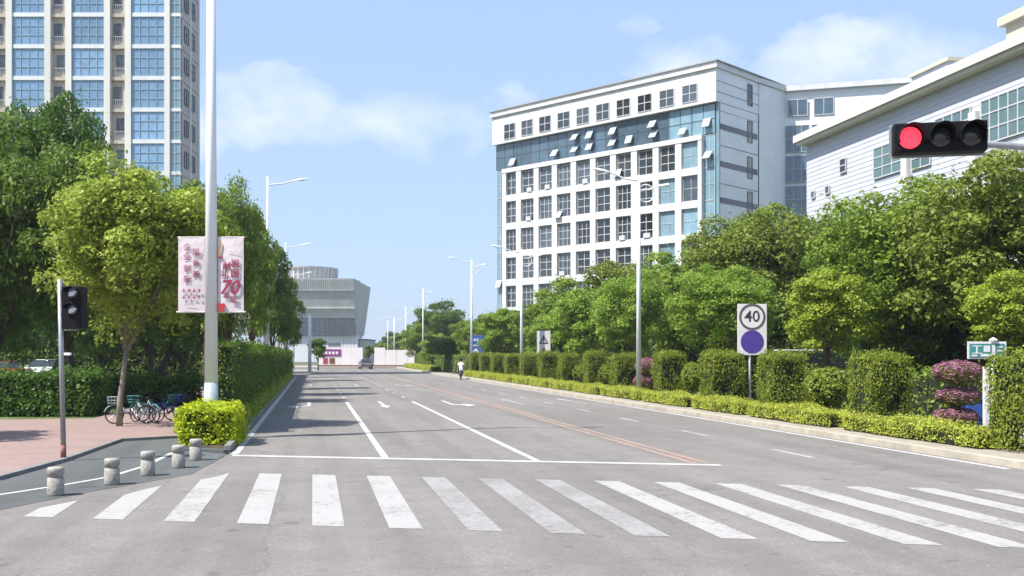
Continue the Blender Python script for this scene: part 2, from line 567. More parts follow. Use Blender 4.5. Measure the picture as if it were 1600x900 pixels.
def tag(o, label, cat, group=None):
    o['label'] = label
    o['category'] = cat
    if group:
        o['group'] = group
    return o
def thing(name, label, cat, loc=(0, 0, 0), rz=0.0, group=None):
    o = bpy.data.objects.new(name, None)
    COL.objects.link(o)
    o.location = loc
    o.rotation_euler = (0, 0, rz)
    o.empty_display_size = 0.3
    return tag(o, label, cat, group)
def struct(o):
    o['kind'] = 'structure'
    return o
def stuff(o):
    o['kind'] = 'stuff'
    return o
def copy_tree(o, parent=None):
    c = o.copy()
    COL.objects.link(c)
    c.parent = parent
    for ch in list(o.children):
        copy_tree(ch, c)
    return c
def text_mesh(body, size, m, extrude=0.003, align='CENTER', slant=0.0, bold=0.0):
    cu = bpy.data.curves.new('text', 'FONT')
    cu.body = body
    cu.size = size
    cu.extrude = extrude
    cu.align_x = align
    cu.align_y = 'CENTER'
    cu.shear = slant
    cu.offset = bold
    cu.resolution_u = 3
    t = bpy.data.objects.new('text', cu)
    COL.objects.link(t)
    dg = bpy.context.evaluated_depsgraph_get()
    me = bpy.data.meshes.new_from_object(t.evaluated_get(dg))
    bpy.data.objects.remove(t, do_unlink=True)
    me.materials.clear()
    me.materials.append(MATS[m])
    return me
def put_text(name, body, size, m, parent, loc, slant=0.0, bold=0.0):
    """upright lettering in the local x-z plane, read from -y"""
    o = link(name, text_mesh(body, size, m, slant=slant, bold=bold), parent, loc=loc)
    o.rotation_euler = (R(90), 0, 0)
    return o
def np_mesh(name, verts, nq, m, k=4):
    me = bpy.data.meshes.new(name)
    me.vertices.add(len(verts))
    me.vertices.foreach_set('co', verts.astype(np.float32).ravel())
    me.loops.add(nq * k)
    me.loops.foreach_set('vertex_index', np.arange(nq * k, dtype=np.int32))
    me.polygons.add(nq)
    me.polygons.foreach_set('loop_start', np.arange(nq, dtype=np.int32) * k)
    me.polygons.foreach_set('loop_total', np.full(nq, k, dtype=np.int32))
    me.materials.append(MATS[m] if isinstance(m, str) else m)
    me.update()
    return me
def leaf_quads(pos, nrm, L, Wd, rng):
    """rhombic leaves: pos, nrm (N,3); L length array; Wd width factor"""
    n = len(pos)
    nrm = nrm / np.maximum(np.linalg.norm(nrm, axis=1, keepdims=True), 1e-6)
    r = rng.normal(size=(n, 3))
    t = np.cross(nrm, r)
    t /= np.maximum(np.linalg.norm(t, axis=1, keepdims=True), 1e-6)
    b = np.cross(nrm, t)
    L = L[:, None]
    w = L * Wd
    q = np.stack([pos - t * L * 0.5, pos + b * w * 0.5 + t * L * 0.08, pos + t * L * 0.5, pos - b * w * 0.5 + t * L * 0.08], axis=1)
    return q.reshape(-1, 3)

# ================================================================== THE SETTING
o = struct(MB().sheet([(-2500, -600), (2500, -600), (2500, 4000), (-2500, 4000)], -0.06).build('ground', 'far_ground'))

LX, RX = -1.84, 13.35         # kerb faces of the carriageway
def skew(X, y0):              # stop line and crossing run at a slant to the road
    return y0 - 0.388 * X
road_pts = [(-90, -30), (90, -30), (90, 4), (26, 6.2), (19, 8.2), (15.2, 12), (RX, 17), (RX, 168),
            (-90, 168), (-90, 152), (-6, 150), (0.6, 140), (0.6, 122), (-0.4, 112), (LX, 104), (LX, 23.4), (-2.2, 19.6), (-3.5, 17.4),
            (-4.36, 15.6), (-6.6, 13.2), (-10, 11.2), (-16, 9.8), (-90, 7)]
road = struct(MB().sheet(road_pts, 0.0).build('road', 'asphalt'))
cyc = [(-90, 6.99), (-16, 9.79), (-10, 11.19), (-6.6, 13.19), (-4.36, 15.59), (-3.5, 17.39), (-2.2, 19.59), (LX - 0.02, 23.4), (-2.95, 24.5),
       (-3.1, 25.2), (-3.1, 28.3), (-4.77, 27.3), (-5.0, 22.3), (-5.4, 19.3), (-6.8, 16.6), (-9.6, 14.4), (-15, 12.6), (-90, 10)]
struct(MB().sheet(cyc, 0.004).build('cycle_path', 'asphalt_dark'))
pav = [(-90, 10), (-15, 12.6), (-9.6, 14.4), (-6.8, 16.6), (-5.4, 19.3), (-5.0, 22.3), (-4.77, 27.3), (-3.1, 28.3), (-3.1, 110.9), (-7.2, 112),
       (-7.2, 36.2), (-90, 36.2)]
struct(MB().prism(pav, -0.05, 0.07).build('pavement', 'pave_pink'))
# pale kerb edging of the pink pavement
edge = MB()
line = pav[2:8]  # the edge that meets the cycle path
for a, b in zip(line, line[1:]):
    a, b = Vector(a), Vector(b)
    nrm = Vector((-(b - a).y, (b - a).x)).normalized() * 0.12
    edge.prism([tuple(a - nrm * 0.15), tuple(b - nrm * 0.15), tuple(b + nrm), tuple(a + nrm)], 0.0, 0.075)
struct(edge.build('kerb', 'kerb_grey'))
struct(MB().sheet([(-200, 36.2), (-7.2, 36.2), (-7.2, 112), (-6, 150), (-200, 152)], 0.02).build('lawn', 'grass'))
# long planting bed beside the carriageway
bed = [(-3.05, 25.2), (-2.9, 24.6), (LX - 0.16, 24.0), (LX - 0.16, 110.9), (-3.05, 110.9)]
struct(MB().prism(bed, -0.04, 0.05).build('planting_bed', 'soil'))
kb = MB()
kb.box(LX - 0.15, LX, 24.0, 104, -0.04, 0.15)
struct(kb.build('kerb', 'kerb_grey', bevel=0.015))
kb = MB()
kb.prism([(-3.1, 25.1), (-2.95, 24.4), (LX - 0.15, 23.8), (LX, 23.8), (LX, 23.99), (LX - 0.15, 24.0), (-2.9, 24.58), (-3.04, 25.2)], -0.04, 0.06)
struct(kb.build('kerb', 'asphalt_dark'))
apron = [(LX - 0.15, 104.1), (-0.4, 112), (0.6, 122), (0.6, 140), (-6, 150), (-7.2, 112), (-4.05, 112), (-3.9, 111.1), (LX - 0.16, 111.0)]
struct(MB().prism(apron, -0.04, 0.1).build('pavement', 'pave_tan'))
# right-hand side: kerb, verge, footway
outer = [(RX, 168), (RX, 17), (15.2, 12), (19, 8.2), (26, 6.2), (90, 4)]
kr = MB()
for a, b in zip(outer, outer[1:]):
    a, b = Vector(a), Vector(b)
    nrm = Vector((-(b - a).y, (b - a).x)).normalized() * 0.22
    kr.prism([tuple(a), tuple(b), tuple(b + nrm), tuple(a + nrm)], -0.04, 0.14)
struct(kr.build('kerb', 'kerb_stone'))
struct(MB().prism([(RX + 0.2, 167.9), (RX + 0.2, 17.1), (15.35, 12.2), (19.1, 8.45), (26, 6.45), (90, 4.3), (90, 167.9)], -0.04, 0.11).build('pavement', 'pave_tan'))
struct(MB().prism([(15.0, 18), (16.9, 18), (16.9, 166), (15.0, 166)], 0.0, 0.125).build('planting_bed', 'soil'))
struct(MB().prism([(20.5, 10), (90, 10), (90, 166), (20.5, 166)], 0.0, 0.13).build('lawn', 'grass'))
struct(MB().prism([(-90, 168), (90, 168), (90, 200), (-90, 200)], -0.04, 0.115).build('pavement', 'pave_tan'))

# ---- painted markings, each one a piece of the road
def mark(name, pts, m, z=0.004):
    return MB().sheet(pts, z).build(name, m, road)
worn = {7, 8, 9}
for k in range(1, 21):
    x0 = -0.02 + 0.962 * (k - 5)
    x1 = x0 + 0.41
    if k == 1:
        pts = [(x0, 14.9), (x1, 14.75), (x1 - 0.02, 16.4), (x0 + 0.02, 15.7)]
    elif k == 2:
        pts = [(x0, skew(x0, 13.4)), (x1, skew(x1, 13.4)), (x1, 18.0), (x1 - 0.2, 17.55), (x0, 16.9)]
    elif k == 3:
        pts = [(x0, skew(x0, 13.4)), (x1, skew(x1, 13.4)), (x1, skew(x1, 19.1)), (x1 - 0.16, 19.15), (x0, 18.7)]
    else:
        pts = [(x0, skew(x0, 13.4)), (x1, skew(x1, 13.4)), (x1, skew(x1, 19.1)), (x0, skew(x0, 19.1))]
    mark('crosswalk_stripe', pts, 'stripe_worn' if k in worn else 'stripe_white')
mark('stop_line', [(LX + 0.1, skew(LX, 22.2)), (7.95, skew(7.95, 22.15)), (7.95, skew(7.95, 22.42)), (LX + 0.1, skew(LX, 22.5))], 'line_white')
mark('edge_line', [(LX + 0.06, 23.22), (LX + 0.22, 23.22), (LX + 0.22, 104), (LX + 0.06, 104)], 'line_white', 0.005)
for X in (1.5, 4.54):
    mark('lane_line', [(X - 0.075, skew(X, 22.55)), (X + 0.075, skew(X, 22.5)), (X + 0.075, 48), (X - 0.075, 48)], 'line_white')
    y = 52.0
    while y < 112:
        mark('lane_dash', [(X - 0.075, y), (X + 0.075, y), (X + 0.075, y + 2), (X - 0.075, y + 2)], 'line_far')
        y += 6
for X in (7.55, 7.82):
    mark('centre_line', [(X - 0.07, skew(X, 22.5)), (X + 0.07, skew(X, 22.5)), (X + 0.07, 150), (X - 0.07, 150)], 'line_yellow')
y = 20.2
while y < 112:
    mark('lane_dash', [(10.38, y), (10.53, y), (10.53, y + 2), (10.38, y + 2)], 'line_far')
    y += 6
mark('edge_line', [(RX - 0.33, 17.5), (RX - 0.18, 17.5), (RX - 0.18, 165), (RX - 0.33, 165)], 'line_white')
# the curved line on the cycle path
cl = [(-9.5, 12.6), (-6.6, 14.9), (-4.8, 17.3), (-4.1, 18.4), (-3.6, 19.4), (-3.25, 21.2), (-3.1, 23.9)]
def strip(pts, w):
    L_, R_ = [], []
    for i, p in enumerate(pts):
        a = Vector(pts[max(i - 1, 0)])
        b = Vector(pts[min(i + 1, len(pts) - 1)])
        n = Vector((-(b - a).y, (b - a).x)).normalized() * w / 2
        L_.append((p[0] + n.x, p[1] + n.y))
        R_.append((p[0] - n.x, p[1] - n.y))
    return R_ + L_[::-1]
mark('cycle_line', strip(cl, 0.11), 'line_white', 0.009)
# lane arrows (oncoming lanes point at us, the outgoing ones away)
def arrow(cx, cy, kind, flip, m):
    s = -1 if flip else 1
    def T(pts):
        q = [(cx + s * x, cy + s * y) for x, y in pts]
        return q
    shaft = [(-0.075, -3), (0.075, -3), (0.075, 1.2), (0.25, 1.2), (0, 3), (-0.25, 1.2), (-0.075, 1.2)]
    if kind == 'straight':
        mark('lane_arrow', T(shaft), m)
    elif kind in ('left', 'right'):
        g = -1 if kind == 'left' else 1
        p = [(-0.075 * g, -3), (0.075 * g, -3), (0.075 * g, 0.3), (0.45 * g, 1.0), (0.45 * g, 0.2), (0.95 * g, 1.3), (0.45 * g, 2.5), (0.45 * g, 1.7), (-0.075 * g, 0.9)]
        mark('lane_arrow', T(p if g > 0 else p[::-1]), m)
for cy, m in ((45.5, 'line_white'), (74, 'line_far')):
    arrow(-0.2, cy, 'right', True, m)
    arrow(3.0, cy, 'straight', True, m)
    arrow(6.0, cy, 'left', True, m)
arrow(9.1, 47, 'straight', False, 'line_far')
arrow(11.9, 47, 'straight', False, 'line_far')

# ================================================================== BUILDINGS
def bars(w, h, cols, rows, t=0.06, dep=0.08):
    b = MB()
    b.box(0, w, -dep, 0, 0, t).box(0, w, -dep, 0, h - t, h).box(0, t, -dep, 0, t, h - t).box(w - t, w, -dep, 0, t, h - t)
    for c in range(1, cols):
        x = w * c / cols
        b.box(x - t / 2, x + t / 2, -dep, 0, t, h - t)
    for r in range(1, rows):
        z = h * r / rows
        b.box(t, w - t, -dep + 0.005, -0.005, z - t / 2, z + t / 2)
    return b
def win(parent, fme, pme, x, y, z, name='window', rz=0.0):
    o = link(name, fme, parent, loc=(x, y, z), rz=rz)
    link('pane', pme, o, loc=(0, 0, 0))
    return o
def pane_mesh(w, h, m, dep=0.05):
    return MB().box(0.02, w - 0.02, -dep - 0.03, -dep, 0.02, h - 0.02).mesh('pane', m)

# ---- nine-storey office building: white grid over a glass box
rng0 = random.Random(5)
cA = W(22.3, 112)
Adir = (W(-0.722, 0.692) - W(0, 0)).normalized()
off = thing('office_building', 'nine storey office building with white window grid and dark glass band', 'building', cA, math.atan2(Adir.y, Adir.x))
OM = Matrix.Translation(cA) @ Matrix.Rotation(math.atan2(Adir.y, Adir.x), 4, 'Z')
OMI = OM.inverted()
TOP = 34.3
FL = 34.5
MB().box(0.4, FL - 0.4, -24, -0.62, 0, 30.0).build('glass_body', 'glass_band', off)
MB().box(0, FL, -24, -0.0, 29.95, 33.6).box(-0.25, FL + 0.25, -24.2, 0.25, 33.6, 33.95).box(-0.1, FL + 0.1, -24.1, 0.1, 33.95, 34.3).build('attic_wall', 'clad_white', off)
MB().box(-0.3, FL + 0.3, -24.3, 0.3, 34.3, 34.42).build('parapet_coping', 'roof_grey', off)
pitch, t0, ww = 3.1, 2.36, 2.1
rows = [25.9 - 3.68 * i for i in range(7)]
wh = 2.85
bm_x0, bm_x1 = 1.85, 32.65
piers_x = [t0 + pitch * k - (pitch - ww) for k in range(11)]
for x in piers_x[1:10]:
    MB().box(x + 0.08, x + 0.92, -0.6, 0, 0, 26.45).build('pier', 'clad_white', off)
MB().box(bm_x0, bm_x0 + 0.5, -0.6, 0.003, 0, 26.45).build('pier', 'clad_white', off)
MB().box(32.0, bm_x1, -0.6, 0.003, 0, 26.45).build('pier', 'clad_white', off)
MB().box(bm_x0 - 0.05, bm_x1 + 0.05, -0.6, 0.06, 26.0, 26.55).build('beam', 'clad_white', off)
for zt in rows:
    MB().box(bm_x0 + 0.5, 32.0, -0.6, -0.05, zt - wh - 0.83, zt - wh).build('beam', 'clad_white', off)
fme = bars(ww, wh, 2, 3, 0.075).mesh('window', 'frame_white')
for p in (bars(ww * 0.5, wh * 0.34, 2, 2, 0.04),):
    pass
pme = pane_mesh(ww, wh, 'glass_dark')
pme_b = pane_mesh(ww, wh, 'glass_strip')
fme_b = bars(ww, wh, 2, 2, 0.05).mesh('window', 'frame_white')
fme_c = bars(ww, wh, 3, 3, 0.065).mesh('window', 'frame_white')
for r, zt in enumerate(rows):
    for k in range(10):
        x = t0 + pitch * k
        blue = (k == 0) or (k == 1 and r != 0)
        f = fme_b if blue else (fme_c if rng0.random() < 0.35 else fme)
        win(off, f, pme_b if (blue and rng0.random() < 0.9) else pme, x, -0.30, zt - wh)
# attic windows
wa, ha = 2.05, 2.0
afm = bars(wa, ha, 2, 2, 0.08).mesh('window', 'frame_white')
apm = pane_mesh(wa, ha, 'glass_dark')
for k in range(10):
    win(off, afm, apm, t0 + pitch * k, 0.075, 30.35)
# glass band: panes with mullions in front of the body
bw = (bm_x1 + 1.2) / 11
gfm = bars(bw, 3.3, 2, 2, 0.05).mesh('band_window', 'frame_dark')
gpm = pane_mesh(bw, 3.3, 'glass_band')
gpm2 = pane_mesh(bw, 3.3, 'glass_strip')
for k in range(11):
    win(off, gfm, gpm2 if k < 2 else gpm, 0.42 + bw * k, -0.5, 26.58, 'band_window')
# the corner strips of glass left and right of the grid
gs = bars(1.42, 3.6, 2, 2, 0.05).mesh('corner_window', 'frame_white')
gsp = pane_mesh(1.42, 3.6, 'glass_strip')
for z in (22.9, 19.25, 15.6, 11.95, 8.3, 4.65, 1.0):
    win(off, gs, gsp, 0.42, -0.5, z, 'corner_window')
    win(off, gs, gsp, 32.7, -0.5, z, 'corner_window')
# open top-hung sashes tilted out of the glass
sash = MB().box(0, 0.95, 0, 0.06, -1.05, 0).mesh('open_sash', 'glass_sash')
for x, z in ((30.6, 27.8), (23.2, 27.9), (19.9, 29.4), (19.9, 27.9), (17.6, 29.4), (17.6, 28.0), (14.0, 29.3), (14.0, 27.9), (11.6, 28.0), (8.2, 29.2),
             (8.0, 28.0), (4.0, 27.7), (0.9, 28.3), (0.7, 24.6), (33.1, 12.0), (13.1, 24.2), (22.4, 20.1)):
    s_ = link('open_sash', sash, off, loc=(x, -0.42 if z > 26 or x < 2 or x > 32 else -0.28, z))
    s_.rotation_euler = (R(32 + rng0.uniform(-10, 8)), 0, 0)
# the short end wall facing us: grey cladding, dark bands, a strip of windows
sw = MB()
sw.box(0.0, 0.35, -8.9, -0.9, 0, 29.9)
sw.build('end_wall', 'clad_grey', off)
MB().box(-0.012, 0, -8.9, -0.02, 30.0, 33.6).build('end_wall_attic', 'clad_grey', off)
for z in (27.0, 22.9, 18.9, 14.9, 10.9):
    MB().box(-0.05, 0.01, -8.7, -0.9, z, z + 0.62).build('dark_band', 'band_navy', off)
for i in range(1, 4):
    MB().box(-0.03, 0.0, -8.9, -0.9, 29.0 - 0.9 * i * 0, 29.03).build('cladding_joint', 'clad_joint', off) if i == 1 else None
for z in (32.2, 31.0, 25.2, 21.0, 17.0, 13.0):
    MB().box(-0.035, 0.012, -8.9, -0.91 if z < 30 else -0.02, z, z + 0.07).build('cladding_joint', 'clad_joint', off)
MB().box(0.0, 0.36, -0.9, -0.62, 0, 29.95).build('corner_glass', 'glass_strip', off)
swf = bars(1.1, 2.5, 1, 2, 0.06).mesh('end_window', 'frame_dark')
swp = pane_mesh(1.1, 2.5, 'glass_dark')
for z in (30.6, 26.4, 22.3, 18.3, 14.3, 10.3):
    o_ = win(off, swf, swp, -0.07, -7.6, z, 'end_window', rz=math.pi / 2)
# the wing behind, turned towards us
wa0 = OMI @ PX(1186, 118.5)
wa1 = OMI @ PX(1228, 122.5)
wa2 = OMI @ PX(1480, 117.5)
wa3 = OMI @ PX(1480, 145)
wa4 = OMI @ PX(1186, 150)
MB().prism([(p.x, p.y) for p in (wa0, wa1, wa2, wa3, wa4)], 0, 33.6).build('wing', 'clad_grey', off)
MB().prism([(p.x, p.y) for p in (OMI @ PX(1184, 118.1), OMI @ PX(1228, 122.0), OMI @ PX(1481, 117.0), wa3, wa4)], 33.6, 34.2).build('wing_parapet', 'clad_white', off)
wf = bars(2.3, 2.0, 2, 1, 0.08).mesh('wing_window', 'frame_white')
wp = pane_mesh(2.3, 2.0, 'glass_band')
wf2 = bars(2.75, 3.2, 3, 2, 0.05).mesh('wing_window', 'frame_white')
wp2 = pane_mesh(2.75, 3.2, 'glass_band')
wd = (wa2 - wa1)
wrz = math.atan2(-wd.y, -wd.x)
nrmw = Vector((-(-wd.y), -wd.x)).normalized()
nrmw = Vector((math.cos(wrz + math.pi / 2), math.sin(wrz + math.pi / 2)))
for (xa, dd) in ((1262, 121.9), (1303, 121.2)):
    base_ = OMI @ PX(xa, dd)
    q = base_.xy + nrmw * 0.36
    win(off, wf, wp, q.x, q.y, 30.6, 'wing_window', rz=wrz)
    for z in (26.3, 22.7, 19.1, 15.5, 11.9):
        q2 = base_.xy + nrmw * 0.34 + Vector((math.cos(wrz), math.sin(wrz))) * -0.2
        win(off, wf2, wp2, q2.x, q2.y, z, 'wing_window', rz=wrz)
# wall-mounted air conditioners on the grid beams
acm = MB().box(0, 0.8, 0, 0.32, 0, 0.55).mesh('air_conditioner', 'frame_white')
for k in range(16):
    link('air_conditioner', acm, off, loc=(t0 + pitch * rng0.randrange(1, 10) + rng0.uniform(0.1, 1.1), -0.26, rng0.choice(rows[:5]) - wh + 0.02))

# ---- the residential tower on the left
tc0 = PX(282, 105)
ex = (W(-1, 0) - W(0, 0)).normalized()
tow = thing('residential_tower', 'beige residential tower with blue bay windows and white floor bands', 'building', tc0, math.atan2(ex.y, ex.x))
KZ = [24.05 + 3.25 * k for k in range(-7, 8)]
ZT = KZ[-1] + 3.4
NB = 5
MB().box(0.02, 6.1 * NB + 0.4, -6.2, -0.5, 0, ZT).build('tower_core', 'tower_side', tow)
MB().box(-0.4, 6.1 * NB + 0.6, -6.6, 0.4, ZT, ZT + 1.2).build('parapet', 'tower_band', tow)
tfm = bars(3.4, 2.83, 4, 3, 0.055).mesh('bay_window', 'frame_tower')
tpm = pane_mesh(3.4, 2.83, 'glass_tower')
bfm = bars(0.8, 1.7, 2, 2, 0.05).mesh('balcony_window', 'frame_dark')
bpm = pane_mesh(0.8, 1.7, 'glass_dark')
cfm = bars(1.06, 2.9, 2, 3, 0.04).mesh('corner_window', 'frame_white')
cpm = pane_mesh(1.06, 2.9, 'glass_strip')
sfm = bars(1.2, 1.7, 2, 2, 0.06).mesh('side_window', 'frame_dark')
spm = pane_mesh(1.2, 1.7, 'glass_dark')
brm = MB()
for i in range(8):
    brm.box(0.06 + i * 0.19, 0.09 + i * 0.19, -0.03, 0, 0, 0.85)
brm.box(0, 1.5, -0.045, 0.012, 0.85, 0.91)
brm = brm.mesh('railing', 'frame_white')
def tower_pier(x0, x1):
    MB().box(x0, x1, -0.5, 0.12, 0, ZT).build('pier', 'tower_pier', tow)
tower_pier(1.08, 1.62)
for b in range(NB):
    x0 = 6.1 * b
    tower_pier(x0 + 5.05, x0 + 5.68)
    if b < NB - 1:
        MB().box(x0 + 5.69, x0 + 7.19, -0.49, -0.43, 0, ZT).build('recess_wall', 'tower_beige', tow)
    tower_pier(x0 + 7.2, x0 + 7.82) if b < NB - 1 else None
    for z in KZ:
        MB().box(x0 + (1.63 if b == 0 else 1.73), x0 + 5.04, -0.5, 0.03, z - 0.2, z + 0.2).build('floor_band', 'tower_band', tow)
        if z > 13:
            win(tow, tfm, tpm, x0 + 1.64, -0.02, z + 0.21, 'bay_window')
        if b < NB - 1:
            MB().box(x0 + 5.69, x0 + 7.19, -0.5, -0.10, z - 0.2, z + 0.15).build('balcony_slab', 'tower_beige', tow)
            if z > 13:
                win(tow, bfm, bpm, x0 + 5.9 + 0.3 * (int(z) % 2), -0.34, z + 0.75, 'balcony_window')
                link('railing', brm, tow, loc=(x0 + 5.69, -0.12, z + 0.16))
for z in KZ:
    if z > 13:
        win(tow, cfm, cpm, 0.02, -0.02, z + 0.17, 'corner_window')
    MB().box(0.0, 1.07, -0.5, 0.0, z - 0.16, z + 0.16).build('floor_band', 'tower_band', tow)
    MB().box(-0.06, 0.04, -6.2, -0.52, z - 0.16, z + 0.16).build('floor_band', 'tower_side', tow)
    if z > 13:
        for y in (-2.4, -4.6):
            win(tow, sfm, spm, -0.10, y, z + 0.8, 'side_window', rz=math.pi / 2)
MB().box(-0.10, 0.03, -3.3, -3.0, 0, ZT).build('pier', 'tower_pier', tow)
MB().box(-0.10, 0.03, -6.25, -5.9, 0, ZT).build('pier', 'tower_pier', tow)

# ---- white clapboard building along the right side
bx = 45.0
sid = thing('clapboard_building', 'white building with horizontal siding and deep sloping cream eaves', 'building', (bx, 40, 0), math.pi / 2)
def wp_(x, y, X=bx):
    d = onX(X, x)
    p = PX(x, d)
    return p.y - 40, ZY(y, d)
L2 = wp_(1260, 250)[0]
ztop = 21.6
MB().box(0, L2, -22, -0.06, 0, ztop).build('wall', 'siding', sid)
b = MB()
z = 0.2
while z < ztop - 0.3:
    b.add([(0, -0.055, z), (L2 + 0.04, -0.055, z), (L2 + 0.04, -0.032, z), (0, -0.032, z), (0, -0.055, z + 0.39), (L2 + 0.04, -0.055, z + 0.39)],
          [(0, 1, 2, 3), (3, 2, 5, 4), (1, 5, 2), (0, 3, 4)])
    z += 0.40
stuff(b.build('siding_boards', 'siding', sid))
MB().prism_y([(-1, ztop), (L2 + 0.2, ztop), (L2 + 0.4, ztop + 0.35), (L2 + 0.4, ztop + 0.75), (-1, ztop + 0.75)], -22, 0.9).build('eave', 'cream', sid)
MB().box(-1, L2 + 0.5, 0.9, 1.1, ztop + 0.3, ztop + 0.95).build('fascia', 'clad_white', sid)
MB().box(-1, L2 + 0.45, -22, 0.9, ztop + 0.75, ztop + 0.9).build('roof', 'roof_grey', sid)
def side_win(x0, x1, y0, y1, cols, rws, name='window', m='glass_green'):
    ya, za = wp_(x0, y0)
    yb, zb = wp_(x1, y1)
    lo, hi = min(ya, yb), max(ya, yb)
    z0 = min(wp_(x0, y1)[1], wp_(x1, y1)[1])
    z1 = max(za, wp_(x1, y0)[1])
    z0 = wp_((x0 + x1) / 2, y1)[1]
    z1 = wp_((x0 + x1) / 2, y0)[1]
    f = bars(hi - lo, z1 - z0, cols, rws, 0.09, 0.1).mesh(name, 'frame_white')
    return win(sid, f, pane_mesh(hi - lo, z1 - z0, m), lo, 0.11, z0, name)
side_win(1366, 1410, 224, 274, 3, 3)
side_win(1313, 1323, 247, 270, 1, 2, 'small_window', 'glass_dark')
side_win(1290, 1297, 290, 303, 1, 1, 'small_window', 'glass_dark')
side_win(1268, 1274, 298, 310, 1, 1, 'small_window', 'glass_dark')
side_win(1268, 1275, 377, 392, 1, 1, 'small_window', 'glass_dark')
side_win(1462, 1518, 176, 196, 4, 1)
side_win(1534, 1640, 138, 212, 7, 3)
side_win(1425, 1455, 228, 262, 2, 2)
for xx in (1417, 1524):
    yy, zz = wp_(xx, 230)
    MB().box(yy - 0.4, yy + 0.4, 0.0, 0.3, 0, zz + 1.2 if xx < 1500 else 19.0).build('pilaster', 'clad_white', sid)
yy0, zz0 = wp_(1526, 218)
MB().box(0, yy0 + 6, 0.0, 0.22, 11.0, 11.7).build('sill_band', 'clad_white', sid)
# roof-top blocks
p1 = PX(1425, 90)
MB().box(wp_(1482, 100, 52)[0], wp_(1425, 100, 52)[0], -8.6, -7, ztop + 0.9, 26.7).build('roof_block', 'siding', sid)
MB().box(wp_(1482, 100, 52)[0] - 0.2, wp_(1425, 100, 52)[0] + 0.2, -8.8, -6.8, 26.7, 27.0).build('roof_block_cornice', 'cream', sid)
MB().box(5, wp_(1572, 20, 48)[0], -9, -3, ztop + 0.9, 25.4).box(4.6, wp_(1572, 20, 48)[0] + 0.4, -9.4, -2.6, 25.4, 26.0).build('roof_turret', 'cream', sid)

# ---- flared grey museum at the end of the road
dm = 300.0
mus = thing('museum', 'flared grey panelled museum with round roof drum at the road end', 'building', PX(500, dm), -TH)
sc = dm / FPX
def mx(x):
    return (x - 500) * sc
def mz(y):
    return ZY(y, dm)
def frustum(xb0, xb1, xt0, xt1, yb0, yb1, yt0, yt1, z0, z1):
    return MB().add([(xb0, yb0, z0), (xb1, yb0, z0), (xb1, yb1, z0), (xb0, yb1, z0), (xt0, yt0, z1), (xt1, yt0, z1), (xt1, yt1, z1), (xt0, yt1, z1)],
                    [(3, 2, 1, 0), (4, 5, 6, 7), (0, 1, 5, 4), (1, 2, 6, 5), (2, 3, 7, 6), (3, 0, 4, 7)])
frustum(mx(380), mx(557), mx(380), mx(555), 0, 9, -3, 10, mz(524), mz(436)).build('body', 'museum_panel', mus)
MB().add([(mx(557.2), 0.5, mz(524)), (mx(562), 8.9, mz(524)), (mx(572), 9.9, mz(446)), (mx(555.2), -2.5, mz(437))], [(0, 1, 2, 3)]).build('flared_side', 'museum_panel', mus)
fin = MB()
for i in range(40):
    x = mx(440) + i * (mx(554) - mx(440)) / 39
    fin.add([(x - 0.16, -1.05, mz(497)), (x + 0.16, -1.05, mz(497)), (x + 0.16, -3.25, mz(437)), (x - 0.16, -3.25, mz(437)), (x - 0.16, -0.6, mz(497)), (x + 0.16, -0.6, mz(497)), (x + 0.16, -2.8, mz(437)), (x - 0.16, -2.8, mz(437))],
            [(0, 1, 2, 3), (1, 5, 6, 2), (4, 0, 3, 7), (3, 2, 6, 7), (0, 4, 5, 1)])
stuff(fin.build('facade_fins', 'museum_fin', mus))
for yy in (454, 481):
    MB().box(mx(400), mx(556), -2.9 if yy < 470 else -1.9, 0, mz(yy + 1.4), mz(yy)).build('floor_band', 'museum_fin' if yy > 470 else 'roof_grey', mus)
gw = bars(9.0, mz(496) - mz(524) - 0.2, 6, 4, 0.12, 0.2).mesh('glazing', 'frame_dark')
gpp = pane_mesh(9.0, mz(496) - mz(524) - 0.2, 'glass_museum')
for i in range(3):
    win(mus, gw, gpp, mx(475) + 9.05 * i - 12.0, -1.2, mz(524) + 0.1, 'glazing')
drum = MB().lathe([(9.2, 0), (9.6, 3.6), (9.9, 3.6), (9.9, 4.1), (0.5, 4.1)], (mx(466), 10, mz(437)), 40)
drum.build('roof_drum', 'museum_panel', mus)
df = MB()
for i in range(40):
    a = 2 * math.pi * i / 40
    c_, s_ = math.cos(a), math.sin(a)
    df.tube((mx(466) + 9.5 * c_, 10 + 9.5 * s_, mz(437)), (mx(466) + 9.8 * c_, 10 + 9.8 * s_, mz(437) + 3.6), 0.15, n=4)
stuff(df.build('drum_fins', 'museum_fin', mus))
MB().box(mx(430), mx(559), -0.5, 9, 0, mz(524)).build('podium', 'podium_white', mus)
for i in range(12):
    MB().box(mx(492) + i * 1.05, mx(492) + i * 1.05 + 0.06, -0.54, -0.5, 0, mz(525)).build('panel_joint', 'clad_joint', mus)
MB().box(mx(512), mx(532), -0.7, -0.5, mz(539), mz(536)).build('vent_grille', 'frame_dark', mus)
MB().box(mx(560), mx(572), 2, 20, 0, mz(531)).build('annex', 'museum_panel', mus)
MB().box(mx(559.5), mx(573), 1.6, 20.4, mz(531), mz(529.5)).build('annex_roof', 'frame_dark', mus)

